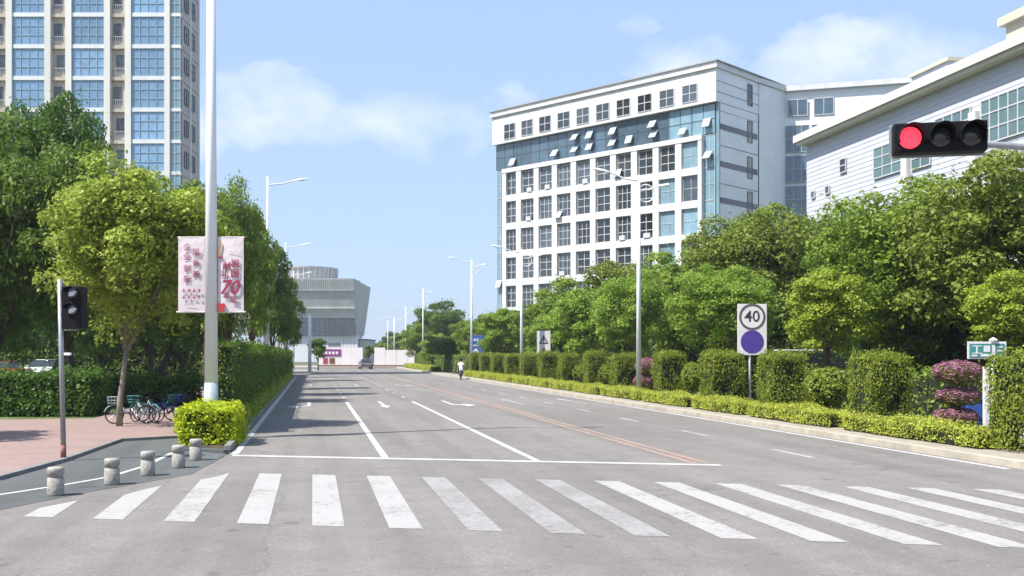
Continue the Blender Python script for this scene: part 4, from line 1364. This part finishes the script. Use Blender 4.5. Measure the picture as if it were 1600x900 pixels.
# ---- the banner pole
bp = PX(330, 26.6, 0.12)
ban = thing('banner_pole', 'thick white lamp post carrying two pale pink banners', 'lamp post', bp, -TH)
sb = 26.6 / FPX
zb0 = bp.z
def bz(y):
    return ZY(y, 26.6) - zb0
MB().tube((0, 0, bz(598)), (0, 0, 13.2), 0.168, 0.10, 20).build('pole', 'pole_white', ban, smooth=True)
MB().tube((0, 0, 0), (0, 0, bz(598)), 0.185, 0.172, 20).build('pole_base', 'pole_band', ban, smooth=True)
MB().path([(0, 0, 12.6), (1.0, 0, 12.8), (1.9, 0, 13.1)], [0.06, 0.05, 0.04], 8).build('arm', 'pole_white', ban)
lamp_head(ban, (1.85, 0, 13.08), 1)
for nm, xa, xb in (('left', 279, 320.5), ('right', 341, 381)):
    x0, x1 = (xa - 330) * sb, (xb - 330) * sb
    z0, z1 = bz(487), bz(371)
    # gently bowed cloth
    b = MB()
    n_ = 8
    vs, fs = [], []
    for j in range(n_ + 1):
        for i in range(5):
            fx, fz = i / 4, j / n_
            bow = 0.03 * math.sin(fz * math.pi) * math.sin(fx * math.pi) + 0.008 * math.sin(fz * 9 + fx * 4)
            vs.append((x0 + (x1 - x0) * fx, -0.02 - bow, z0 + (z1 - z0) * fz))
    for j in range(n_):
        for i in range(4):
            fs.append((j * 5 + i, j * 5 + i + 1, (j + 1) * 5 + i + 1, (j + 1) * 5 + i))
    b.add(vs, fs)
    cloth = b.build('banner', 'banner', ban)
    so = cloth.modifiers.new('thick', 'SOLIDIFY')
    so.thickness = 0.006
    fr = MB()
    fr.tube((x0 - 0.02 if nm == 'left' else 0.1, 0, z1), (-0.1 if nm == 'left' else x1 + 0.02, 0, z1), 0.022, n=8)
    fr.tube((x0 - 0.05 if nm == 'left' else 0.1, 0, z0 - 0.01), (-0.1 if nm == 'left' else x1 + 0.05, 0, z0 - 0.01), 0.026, n=8)
    fr.build('banner_rod', 'banner_frame', ban)
    yt = -0.066
    if nm == 'left':
        xl, xr = (293.5 - 330) * sb, (307.5 - 330) * sb
        for ch, y in zip('企业创新', (387, 402, 420, 437)):
            put_text('character', ch, 0.20, 'ink_red', cloth, (xl, yt, bz(y)))
        for ch, y in zip('服务美', (395, 412, 429)):
            put_text('character', ch, 0.20, 'ink_red', cloth, (xr, yt, bz(y)))
        for y in (454.5, 464.5):
            for k in range(4):
                xx = (288.5 + k * 8 - 330) * sb
                b = MB()
                b.box(xx - 0.012, xx + 0.012, yt, yt + 0.004, bz(y + 3), bz(y - 3))
                b.box(xx - 0.05, xx + 0.05, yt - 0.002, yt + 0.002, bz(y + 1.2 - k % 2), bz(y + 0.2 - k % 2))
                b.build('small_character', 'ink_red', cloth)
        MB().box((290 - 330) * sb, (305 - 330) * sb, yt, yt + 0.004, bz(475.6), bz(474.8)).build('rule', 'ink_red', cloth)
    else:
        for ch, x, y in (('祖', 368.5, 413), ('国', 368, 428), ('献', 355.5, 417), ('礼', 352.5, 430)):
            put_text('character', ch, 0.23, 'ink_red', cloth, ((x - 330) * sb, yt, bz(y)), bold=0.003)
        put_text('number', '70', 0.50, 'ink_red', cloth, ((359 - 330) * sb, yt, bz(450)), slant=0.25, bold=0.012)
        for ch, x, y in (('华', 355.5, 463), ('诞', 366.5, 469)):
            put_text('character', ch, 0.19, 'ink_red', cloth, ((x - 330) * sb, yt, bz(y)), bold=0.002)
        fl = [(340.5, 487), (352, 487), (350, 481), (355, 479), (351, 474), (346, 475), (341, 473)]
        MB().prism_y([((a - 330) * sb, bz(c)) for a, c in fl], yt, yt + 0.005).build('red_flower', 'ink_flame', cloth)
        fl = [(341, 404), (351, 404), (347, 401), (346, 396), (348, 384), (346, 375), (344, 385), (342, 395)]
        MB().prism_y([((a - 330) * sb, bz(c)) for a, c in fl], yt, yt + 0.005).build('torch_stem', 'ink_gold', cloth)
        fl = [(341, 403.6), (351, 403.6), (346, 401), (343, 399)]
        MB().prism_y([((a - 330) * sb, bz(c)) for a, c in fl], yt - 0.004, yt - 0.001).build('torch_base', 'ink_red', cloth)
        MB().box((356 - 330) * sb, (374 - 330) * sb, yt, yt + 0.004, bz(394.6), bz(393.6)).build('rule', 'banner_frame', cloth)
# ---- pedestrian signal
ps = G(99, 715, 0.07)
dps = 22.0
ped = thing('pedestrian_signal', 'pedestrian signal with black housing on a thin grey pole', 'traffic light', ps, -TH)
sp = dps / FPX
def pz(y):
    return ZY(y, dps) - 0.07
MB().tube((-0.075, 0, pz(441)), (0, 0, pz(690)), 0.05, 0.052, 12).build('pole', 'steel_grey', ped, smooth=True)
MB().tube((0, 0, 0), (0, 0, pz(690)), 0.056, 0.056, 12).build('pole_foot', 'rust_red', ped, smooth=True)
hs = MB().box(0.03, 0.44, -0.16, 0.16, pz(515), pz(452)).build('housing', 'black_plastic', ped, bevel=0.015)
for yc in (462, 487):
    MB().ring((0.26, -0.165, pz(yc)), (0, 1, 0), 0.13, 0.018, 20, 6).build('visor_ring', 'black_plastic', hs, smooth=True)
    b = MB()
    b.tube((0.26, -0.162, pz(yc)), (0.26, -0.20, pz(yc)), 0.122, 0.10, 18)
    b.build('lens', 'dark_lens', hs, smooth=True)
    # visor hood, and the glare on the lens drawn as a fixed pale patch
    b = MB()
    vs, fs = [], []
    for i in range(13):
        a = math.pi * (0.05 + 0.9 * i / 12)
        c_, s_ = math.cos(a), math.sin(a)
        vs += [(0.26 + 0.135 * c_, -0.16, pz(yc) + 0.135 * s_), (0.26 + 0.135 * c_, -0.34, pz(yc) + 0.125 * s_)]
    for i in range(12):
        fs.append((2 * i, 2 * i + 1, 2 * i + 3, 2 * i + 2))
    b.add(vs, fs).build('visor', 'black_plastic', hs)
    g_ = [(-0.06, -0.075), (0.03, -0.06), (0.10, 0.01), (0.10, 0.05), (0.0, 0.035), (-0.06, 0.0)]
    MB().prism_y([(0.26 + a, pz(yc) + c) for a, c in g_], -0.207, -0.203).build('painted_lens_glare', 'lens_pale', hs)
MB().box(0.03, 0.30, -0.03, 0.03, pz(518), pz(516)).build('bracket', 'steel_grey', ped)
MB().box(0.03, 0.16, -0.05, 0.03, pz(555), pz(551)).build('button_box', 'pole_white', ped)
# ---- overhead traffic signal on its mast arm
D_ = 15.4
sg = PX(1467, D_)
sx0 = sg.x
tl = thing('traffic_signal', 'red horizontal three-lamp traffic signal hanging from a mast arm', 'traffic light', (14.75, sg.y + 0.9, 0.12), -0.40)
TLI = (Matrix.Translation((14.75, sg.y + 0.9, 0.12)) @ Matrix.Rotation(-0.40, 4, 'Z')).inverted()
q = TLI @ Vector((sg.x, sg.y, ZY(216, D_)))
hw, hh = 0.66, 0.225
MB().tube((0, 0, 0), (0, 0, q.z + 0.5), 0.15, 0.12, 16).build('mast', 'steel_grey', tl, smooth=True)
MB().path([(0, 0, q.z + 0.02), (q.x * 0.5, q.y * 0.5 + 0.1, q.z + 0.02), (q.x + 0.1, q.y + 0.22, q.z)], [0.075, 0.06, 0.05], 12).build('mast_arm', 'steel_grey', tl, smooth=True)
hs = MB().box(q.x - hw, q.x + hw, q.y - 0.12, q.y + 0.12, q.z - hh, q.z + hh).build('housing', 'black_plastic', tl, bevel=0.02)
fr = MB()
fr.box(q.x - hw - 0.03, q.x + hw + 0.01, q.y + 0.125, q.y + 0.15, q.z - hh - 0.03, q.z + hh + 0.03)
fr.build('backing_plate', 'steel_grey', hs)
for i, xx in enumerate((-0.43, 0.0, 0.43)):
    cx_ = q.x + xx
    b = MB()
    n_ = 24
    b.lathe([(0.165, 0), (0.15, 0.03), (0.10, 0.055), (0.01, 0.065)], n=n_)
    me = b.mesh('lens', 'red_lamp' if i == 0 else 'dark_lens')
    o = link('lens', me, hs, smooth=True, loc=(cx_, q.y - 0.122, q.z))
    o.rotation_euler = (R(90), 0, 0)
    if i == 0:
        o['label'] = 'lit red lens'
    vs, fs = [], []
    for j in range(19):
        a = R(-25) + R(230) * j / 18
        c_, s_ = math.cos(a), math.sin(a)
        cut = 0.36 * (0.55 + 0.45 * max(0, s_))
        vs += [(cx_ + 0.19 * c_, q.y - 0.12, q.z + 0.19 * s_), (cx_ + 0.175 * c_, q.y - 0.12 - cut, q.z + 0.175 * s_ - 0.02)]
    for j in range(18):
        fs.append((2 * j, 2 * j + 1, 2 * j + 3, 2 * j + 2))
    v = MB().add(vs, fs).build('visor', 'black_plastic', hs, smooth=True)
    so = v.modifiers.new('thick', 'SOLIDIFY')
    so.thickness = 0.006
MB().box(q.x + 0.3, q.x + 0.5, q.y + 0.12, q.y + 0.26, q.z - 0.08, q.z + 0.08).build('clamp', 'steel_grey', hs)
# ---- signs
def disc(cx, cz, r, y0, y1, n=32, r_in=None):
    b = MB()
    if r_in is None:
        b.prism_y([(cx + r * math.cos(2 * math.pi * i / n), cz + r * math.sin(2 * math.pi * i / n)) for i in range(n)], y0, y1)
    else:
        vs, fs = [], []
        for y in (y0, y1):
            for rr in (r_in, r):
                for i in range(n):
                    vs.append((cx + rr * math.cos(2 * math.pi * i / n), y, cz + rr * math.sin(2 * math.pi * i / n)))
        for i in range(n):
            j = (i + 1) % n
            fs += [(i, j, n + j, n + i), (2 * n + i, 3 * n + i, 3 * n + j, 2 * n + j), (n + i, n + j, 3 * n + j, 3 * n + i), (i, 2 * n + i, 2 * n + j, j)]
        b.add(vs, fs)
    return b
def plate_sign(name, label, cat, px, XB, x0, x1, y0, y1, m, post_x, zg=0.12):
    d = onX(XB, px)
    p = PX(post_x, d, zg)
    t = thing(name, label, cat, p, -TH)
    s = d / FPX
    fx = lambda x: (x - post_x) * s
    fz = lambda y: ZY(y, d) - zg
    MB().tube((0, 0.05, 0), (0, 0.05, fz(y0) - 0.05), 0.045, n=10).build('post', 'pole_white', t, smooth=True)
    pl = MB().box(fx(x0), fx(x1), -0.03, 0.0, fz(y1), fz(y0)).build('plate', m, t, bevel=0.01)
    return t, pl, fx, fz, s
t, pl, fx, fz, s = plate_sign('speed_sign', 'white speed limit sign reading 40 above a purple disc', 'road sign', 1175, 17.1, 1152, 1198, 475, 555, 'sign_white', 1172)
disc(fx(1175), fz(495), 20.5 * s, -0.042, -0.032, r_in=17.3 * s).build('ring', 'sign_ring', pl)
put_text('number', '40', 0.62, 'sign_ink', pl, (fx(1175), -0.036, fz(495)), bold=0.006)
disc(fx(1175), fz(534), 18 * s, -0.042, -0.032).build('purple_disc', 'sign_purple', pl)
t, pl, fx, fz, s = plate_sign('warning_sign', 'white sign with triangular figure above hedge, near the office building', 'road sign', 849, 17.1, 839, 860, 517, 557, 'sign_white', 849)
def tri(cx, cz, w, h, y0, y1, m, nm, parent, inner=0.62):
    b = MB()
    o_ = [(cx - w / 2, cz - h / 2), (cx + w / 2, cz - h / 2), (cx, cz + h / 2)]
    g_ = (cx, cz - h / 6)
    i_ = [(g_[0] + (x - g_[0]) * inner, g_[1] + (z - g_[1]) * inner) for x, z in o_]
    for k in range(3):
        j = (k + 1) % 3
        b.prism_y([o_[k], o_[j], i_[j], i_[k]], y0, y1)
    b.build(nm, m, parent)
tri(fx(849.5), fz(530), 15 * s, 14 * s, -0.042, -0.032, 'sign_ink', 'triangle', pl)
b = MB()
b.box(fx(848.6), fx(850.4), -0.042, -0.032, fz(534), fz(528))
b.build('figure', 'sign_ink', pl)
MB().prism_y([(fx(841), fz(556)), (fx(858), fz(556)), (fx(850), fz(542))], -0.042, -0.032).build('ochre_triangle', 'sign_ochre', pl)
t, pl, fx, fz, s = plate_sign('blue_sign', 'blue rectangular road sign beside the third right lamp post', 'road sign', 744, 17.4, 733, 756, 524, 555, 'sign_blue', 742)
MB().box(fx(736), fx(750), -0.042, -0.032, fz(540.4), fz(538.8)).build('white_bar', 'sign_white', pl)
MB().prism_y([(fx(739), fz(553)), (fx(748), fz(553)), (fx(748), fz(549)), (fx(743.5), fz(544)), (fx(739), fz(549))], -0.042, -0.032).build('white_symbol', 'sign_white', pl)
MB().box(fx(741), fx(746), -0.046, -0.036, fz(552), fz(549)).build('symbol_centre', 'sign_blue', pl)
for k in range(3):
    MB().box(fx(737 + 4 * k), fx(739.5 + 4 * k), -0.042, -0.032, fz(533), fz(529)).build('white_character', 'sign_white', pl)
t, pl, fx, fz, s = plate_sign('direction_board', 'small teal sign with pale frame above the pink shrub', 'sign', 1540, 18.2, 1511, 1572, 534, 561, 'sign_white', 1552)
MB().box(fx(1514), fx(1569), -0.042, -0.031, fz(558.5), fz(537)).build('teal_field', 'sign_teal', pl)
for x0, x1, y0, y1 in ((1518, 1533, 540, 541.5), (1524, 1526.5, 541.5, 551), (1518, 1533, 551, 552.5), (1536, 1546, 540, 550), (1549, 1554, 539, 555), (1517, 1526, 554, 557), (1531, 1548, 553, 557), (1557, 1566, 541, 543), (1557, 1566, 547, 549)):
    MB().box(fx(x0), fx(x1), -0.05, -0.041, fz(y1), fz(y0)).build('white_stroke', 'sign_white', pl)
MB().lathe([(0.10, 0), (0.12, 0.05), (0.02, 0.12)], (0, 0, fz(534)), 10).build('finial', 'sign_white', t)
# ---- white marker post and the blue bin beside it
d = onX(16.6, 1541)
wpost = thing('marker_post', 'plain white square post behind the low hedge by the pink shrub', 'post', PX(1541, d, 0.12), -TH)
MB().box(-0.065, 0.065, -0.065, 0.065, 0, ZY(573, d) - 0.12).build('post', 'sign_white', wpost, bevel=0.01)
MB().box(-0.09, 0.09, -0.09, 0.09, 0, 0.06).build('base', 'kerb_grey', wpost)
d = onX(18.2, 1520)
bb = thing('litter_bin', 'blue litter bin behind the low hedge under the teal sign', 'bin', PX(1520, d, 0.12), -TH)
MB().prism_y([(-0.22, 0), (0.22, 0), (0.27, 0.8), (-0.27, 0.8)], -0.22, 0.22).build('body', 'sign_blue', bb, bevel=0.02)
MB().box(-0.30, 0.30, -0.26, 0.26, 0.8, 0.88).build('lid', 'sign_blue', bb, bevel=0.02)
# ---- white column at the end of the left hedge, two gate posts behind the hedge
d = 124.0
wc = thing('signal_column', 'thick white column standing at the far end of the left hedge', 'column', PX(484, d, 0.1), -TH)
MB().tube((0, 0, 0.05), (0, 0, ZY(492, d)), 0.21, 0.17, 14).build('column', 'pole_white', wc, smooth=True)
MB().lathe([(0.36, 0), (0.36, 0.1), (0.25, 0.14)], n=14).build('base', 'pole_band', wc)
for px, d, yt, lab in ((444, 92, 524, 'stubby white post seen over the left hedge, left of its pair'), (457, 110, 516, 'taller white post seen over the left hedge, right of its pair')):
    gp = thing('gate_post', lab, 'post', PX(px, d, 0.07) + Vector((-1.6, 0, 0)), 0, 'white gate posts')
    MB().box(-0.22, 0.22, -0.22, 0.22, 0, ZY(yt, d)).build('shaft', 'pole_white', gp, bevel=0.02)
    MB().box(-0.28, 0.28, -0.28, 0.28, ZY(yt, d), ZY(yt, d) + 0.12).build('cap', 'pole_white', gp)

# ================================================================== VEHICLES AND PEOPLE
def bicycle(label, loc, rz, m, m2, group='shared bicycles on the pavement'):
    t = thing('bicycle', label, 'bicycle', loc, rz, group)
    t.scale = (0.9, 0.9, 0.9)
    for x in (-0.52, 0.52):
        w = MB().ring((x, 0, 0.31), (0, 1, 0), 0.29, 0.022, 28, 6).build('wheel', 'tyre', t, smooth=True)
        b = MB()
        for k in range(10):
            a = 2 * math.pi * k / 10
            b.tube((x, 0, 0.31), (x + 0.28 * math.cos(a), 0, 0.31 + 0.28 * math.sin(a)), 0.004, n=4)
        b.tube((x, -0.05, 0.31), (x, 0.05, 0.31), 0.03, n=8)
        b.build('spokes', 'rim', w)
        g = MB()
        pts = [(x + 0.335 * math.cos(R(a)), 0, 0.31 + 0.335 * math.sin(R(a))) for a in range(20, 171, 15)]
        g.path(pts, 0.028, 6)
        g.build('mudguard', m, t)
    b = MB()
    bbk, st, hd = (-0.05, 0, 0.29), (-0.22, 0, 0.78), (0.34, 0, 0.80)
    b.path([(0.38, 0, 0.70), (0.15, 0, 0.40), bbk], 0.038, 8)
    b.tube(bbk, st, 0.025, n=8)
    b.tube((-0.52, 0.05, 0.31), bbk, 0.014, n=6).tube((-0.52, -0.05, 0.31), bbk, 0.014, n=6)
    b.tube((-0.52, 0.05, 0.31), st, 0.012, n=6).tube((-0.52, -0.05, 0.31), st, 0.012, n=6)
    b.build('frame', m2, t, smooth=True)
    MB().path([(0.52, 0, 0.31), (0.42, 0, 0.6), (0.36, 0, 0.95)], [0.02, 0.022, 0.02], 8).build('fork', m2, t)
    MB().path([(0.22, -0.27, 1.02), (0.34, -0.15, 0.98), (0.36, 0, 0.96), (0.34, 0.15, 0.98), (0.22, 0.27, 1.02)], 0.014, 6).build('handlebar', 'black_plastic', t)
    MB().prism([(-0.36, -0.09), (-0.12, -0.03), (-0.06, 0.0), (-0.12, 0.03), (-0.36, 0.09)], 0.84, 0.90).build('saddle', 'black_plastic', t, bevel=0.015)
    MB().tube((-0.22, 0, 0.76), (-0.245, 0, 0.85), 0.015, n=6).build('seat_post', 'rim', t)
    b = MB()
    for z in (0.70, 0.80, 0.92):
        s = 0.13 + (z - 0.7) * 0.12
        pts = [(0.58 - s, -s - 0.02, z), (0.58 + s, -s - 0.02, z), (0.58 + s, s + 0.02, z), (0.58 - s, s + 0.02, z)]
        for k in range(4):
            b.tube(pts[k], pts[(k + 1) % 4], 0.012, n=4)
    for k in range(16):
        fxx = -1 + 2 * (k % 4) / 3
        sd = k // 4
        s0, s1 = 0.13, 0.156
        if sd == 0: a0, a1 = (0.58 + fxx * s0, -s0 - 0.02), (0.58 + fxx * s1, -s1 - 0.02)
        elif sd == 1: a0, a1 = (0.58 + fxx * s0, s0 + 0.02), (0.58 + fxx * s1, s1 + 0.02)
        elif sd == 2: a0, a1 = (0.58 - s0, fxx * s0), (0.58 - s1, fxx * s1)
        else: a0, a1 = (0.58 + s0, fxx * s0), (0.58 + s1, fxx * s1)
        b.tube((*a0, 0.70), (*a1, 0.92), 0.007, n=4)
    b.box(0.44, 0.72, -0.15, 0.15, 0.69, 0.705)
    b.build('basket', m, t)
    MB().path([(-0.05, 0.05, 0.29), (-0.05, 0.07, 0.14), (-0.05, 0.15, 0.14)], 0.012, 6).build('crank', 'rim', t)
    MB().tube((-0.3, 0.04, 0.3), (-0.36, 0.2, 0.0), 0.012, n=6).build('kickstand', 'rim', t)
    return t
bicycle('white and pale blue bicycle standing beside the thin pale trunk', PX(204, 31.6, 0.07), -TH + math.pi + 0.25, 'bike_white', 'bike_white')
bicycle('teal bicycle standing in the middle of the parked group', PX(226, 32.0, 0.07), -TH + 2.55, 'bike_teal', 'bike_white')
bicycle('teal bicycle turned away, behind the middle one', PX(246, 32.8, 0.07), -TH + 0.5, 'bike_teal', 'bike_teal')
bicycle('blue bicycle nearest the lime bush', PX(264, 32.6, 0.07), -TH + 1.15, 'bike_blue', 'bike_blue')

def car(label, loc, rz, m, group, hgt=1.5, van=False):
    t = thing('parked_car', label, 'car', loc, rz, group)
    k = hgt / 1.5
    L = 2.25
    if van:
        body = [(-L, 0.35), (L, 0.35), (L, 0.85), (L - 0.15, 0.98), (L - 0.75, 1.08), (-L + 0.05, 1.1), (-L, 0.95)]
        cab = [(-L + 0.08, 1.08), (L - 0.72, 1.06), (L - 1.35, 1.78), (L - 1.7, 1.88), (-L + 0.35, 1.9), (-L + 0.18, 1.75)]
        hgt_ = 1.0
    else:
        body = [(-L, 0.32), (L, 0.3), (L + 0.05, 0.55), (L - 0.1, 0.72), (L - 0.9, 0.9), (-L + 0.75, 0.95), (-L + 0.05, 0.88), (-L - 0.02, 0.6)]
        cab = [(-L + 0.55, 0.93), (L - 1.0, 0.89), (L - 1.75, 1.36), (L - 2.2, 1.46), (-L + 1.5, 1.47), (-L + 1.05, 1.38)]
    b = MB().prism_y([(x, z * k) for x, z in body], -0.88, 0.88)
    bo = b.build('body', m, t, bevel=0.07)
    c = MB()
    n = len(cab)
    zc0 = cab[0][1]
    zmax = max(z for _, z in cab)
    vs = []
    for sgn in (-1, 1):
        for x, z in cab:
            vs.append((x, sgn * (0.84 - 0.16 * (z - zc0) / (zmax - zc0)), z * k))
    fs = [tuple(range(n)), tuple(reversed(range(n, 2 * n)))] + [(i, n + i, n + (i + 1) % n, (i + 1) % n) for i in range(n)]
    c.add(vs, fs).build('windows', 'glass_car', t, bevel=0.03)
    rp = cab[2:]
    xs = [p[0] for p in rp]
    MB().box(min(xs) + 0.25, max(xs) - 0.3, -0.66, 0.66, zmax * k - 0.03, zmax * k + 0.035).build('roof', m, t, bevel=0.03)
    for x in (-1.35, 1.38):
        for y in (-0.80, 0.80):
            w = MB().tube((x, y - 0.1, 0.33), (x, y + 0.1, 0.33), 0.33, n=20).build('wheel', 'tyre', t, bevel=0.02)
            MB().tube((x, y - 0.112, 0.33), (x, y + 0.112, 0.33), 0.2, n=14).build('rim', 'rim', w)
    for y in (-0.62, 0.62):
        MB().box(L - 0.12, L + 0.075, y - 0.17, y + 0.17, 0.58 * k, 0.72 * k).build('headlight', 'lens_pale', t, bevel=0.02)
        MB().box(-L - 0.05, -L + 0.1, y - 0.16, y + 0.16, 0.66 * k, 0.82 * k).build('tail_light', 'car_red', t, bevel=0.02)
        MB().box(0.75, 0.9, y * 1.55 - 0.09, y * 1.55 + 0.09, 0.92 * k, 1.04 * k).build('mirror', m, t, bevel=0.02)
    return t
GC = 'parked cars'
car('white car parked beyond the left shrubs under the trees', PX(68, 92, 0.02), -TH + 2.75, 'car_white', GC, 1.75)
car('red car half hidden at the left picture edge', PX(2, 88, 0.02), -TH + 2.9, 'car_red', GC, 1.6)
car('grey car on the cross street at the road end', PX(571, 155), -TH + math.pi / 2 + 0.25, 'car_grey', GC)
car('white van behind the hedge right of the speed sign', PX(1272, 50, 0.12), -TH + 0.2, 'car_white', GC, van=True, hgt=1.8)
car('white van behind the hedge left of the pink shrub', PX(1440, 50, 0.12), -TH + 0.5, 'car_white', GC, van=True, hgt=1.8)

# ---- scooter and its rider
sd_ = 90.0
sp0 = G(720, 593)
sco = thing('motor_scooter', 'dark motor scooter riding away near the right kerb', 'scooter', sp0, math.pi / 2 - 0.12)
MB().ring((-0.6, 0, 0.25), (0, 1, 0), 0.19, 0.06, 18, 8).build('wheel', 'tyre', sco, smooth=True)
MB().ring((0.62, 0, 0.25), (0, 1, 0), 0.19, 0.06, 18, 8).build('wheel', 'tyre', sco, smooth=True)
MB().prism_y([(-0.85, 0.45), (-0.5, 0.35), (-0.15, 0.3), (-0.1, 0.72), (-0.75, 0.78), (-0.9, 0.68)], -0.15, 0.15).build('body', 'car_grey', sco, bevel=0.04)
MB().box(-0.12, 0.38, -0.14, 0.14, 0.27, 0.33).build('footboard', 'black_plastic', sco)
MB().prism_y([(0.36, 0.28), (0.44, 0.28), (0.54, 0.95), (0.42, 1.0)], -0.18, 0.18).build('leg_shield', 'car_white', sco, bevel=0.03)
MB().path([(0.62, 0, 0.25), (0.52, 0, 0.7), (0.45, 0, 1.02)], 0.03, 8).build('fork', 'rim', sco)
MB().path([(0.36, -0.3, 1.05), (0.45, 0, 1.03), (0.36, 0.3, 1.05)], 0.018, 6).build('handlebar', 'black_plastic', sco)
MB().box(-0.72, -0.1, -0.13, 0.13, 0.77, 0.85).build('seat', 'black_plastic', sco, bevel=0.03)
MB().box(-1.05, -0.72, -0.17, 0.17, 0.8, 1.1).build('top_box', 'car_white', sco, bevel=0.04)
rid = thing('person', 'scooter rider in white shirt and dark trousers seen from behind', 'person', sp0, math.pi / 2 - 0.12)
def skin(name, verts, edges_, radii, m, parent, root=0):
    me = bpy.data.meshes.new(name)
    me.from_pydata(verts, edges_, [])
    o = bpy.data.objects.new(name, me)
    COL.objects.link(o)
    o.parent = parent
    md = o.modifiers.new('skin', 'SKIN')
    if not me.skin_vertices:
        me.skin_vertices.new()
    for i, sv in enumerate(me.skin_vertices[0].data):
        sv.radius = (radii[i], radii[i])
        sv.use_root = i == root
    md.use_smooth_shade = True
    sb_ = o.modifiers.new('sub', 'SUBSURF')
    sb_.levels = 1
    sb_.render_levels = 2
    me.materials.append(MATS[m])
    return o
V = [(-0.38, 0, 0.95), (-0.34, 0, 1.15), (-0.26, 0, 1.38), (-0.22, 0, 1.5), (-0.20, 0, 1.6), (-0.18, 0, 1.72)]
E = [(0, 1), (1, 2), (2, 3), (3, 4), (4, 5)]
Rr = [0.15, 0.14, 0.15, 0.10, 0.06, 0.09]
for sgn in (-1, 1):
    n0 = len(V)
    V += [(-0.24, sgn * 0.2, 1.42), (-0.05, sgn * 0.26, 1.18), (0.18, sgn * 0.27, 1.08), (0.32, sgn * 0.27, 1.06)]
    Rr += [0.07, 0.05, 0.04, 0.035]
    E += [(2, n0), (n0, n0 + 1), (n0 + 1, n0 + 2), (n0 + 2, n0 + 3)]
    n0 = len(V)
    V += [(-0.34, sgn * 0.11, 0.92), (0.08, sgn * 0.16, 0.86), (0.14, sgn * 0.14, 0.45), (0.26, sgn * 0.14, 0.36)]
    Rr += [0.10, 0.075, 0.05, 0.045]
    E += [(0, n0), (n0, n0 + 1), (n0 + 1, n0 + 2), (n0 + 2, n0 + 3)]
skin('body', V, E, Rr, 'skin', rid)
VS, ES, RS = [(-0.39, 0, 0.98), (-0.345, 0, 1.15), (-0.265, 0, 1.38), (-0.225, 0, 1.48)], [(0, 1), (1, 2), (2, 3)], [0.18, 0.175, 0.185, 0.12]
for sgn in (-1, 1):
    n0 = len(VS)
    VS += [(-0.24, sgn * 0.2, 1.42), (-0.05, sgn * 0.26, 1.18)]
    RS += [0.09, 0.075]
    ES += [(2, n0), (n0, n0 + 1)]
skin('shirt', VS, ES, RS, 'cloth_white', rid)
VT, ET, RT = [(-0.38, 0, 0.95)], [], [0.19]
for sgn in (-1, 1):
    n0 = len(VT)
    VT += [(-0.34, sgn * 0.11, 0.92), (0.08, sgn * 0.16, 0.86), (0.14, sgn * 0.14, 0.45)]
    RT += [0.125, 0.10, 0.075]
    ET += [(0, n0), (n0, n0 + 1), (n0 + 1, n0 + 2)]
skin('trousers', VT, ET, RT, 'cloth_dark', rid)
MB().lathe([(0.135, -0.04), (0.14, 0.02), (0.115, 0.11), (0.06, 0.155), (0.01, 0.165)], (-0.18, 0, 1.72), 16).build('helmet', 'black_plastic', rid, smooth=True)

# ================================================================== HUMID SUMMER AIR
hm = bpy.data.materials.new('haze_air')
hm.use_nodes = True
hn = hm.node_tree
hn.nodes.clear()
ho = hn.nodes.new('ShaderNodeOutputMaterial')
hv = hn.nodes.new('ShaderNodeVolumePrincipled')
hv.inputs['Color'].default_value = (0.88, 0.93, 1.0, 1)
hv.inputs['Density'].default_value = 0.0003
hv.inputs['Anisotropy'].default_value = 0.2
hn.links.new(hv.outputs[0], ho.inputs['Volume'])
stuff(MB().box(-2600, 2600, -700, 4100, -1.2, 53.5).build('haze', hm))
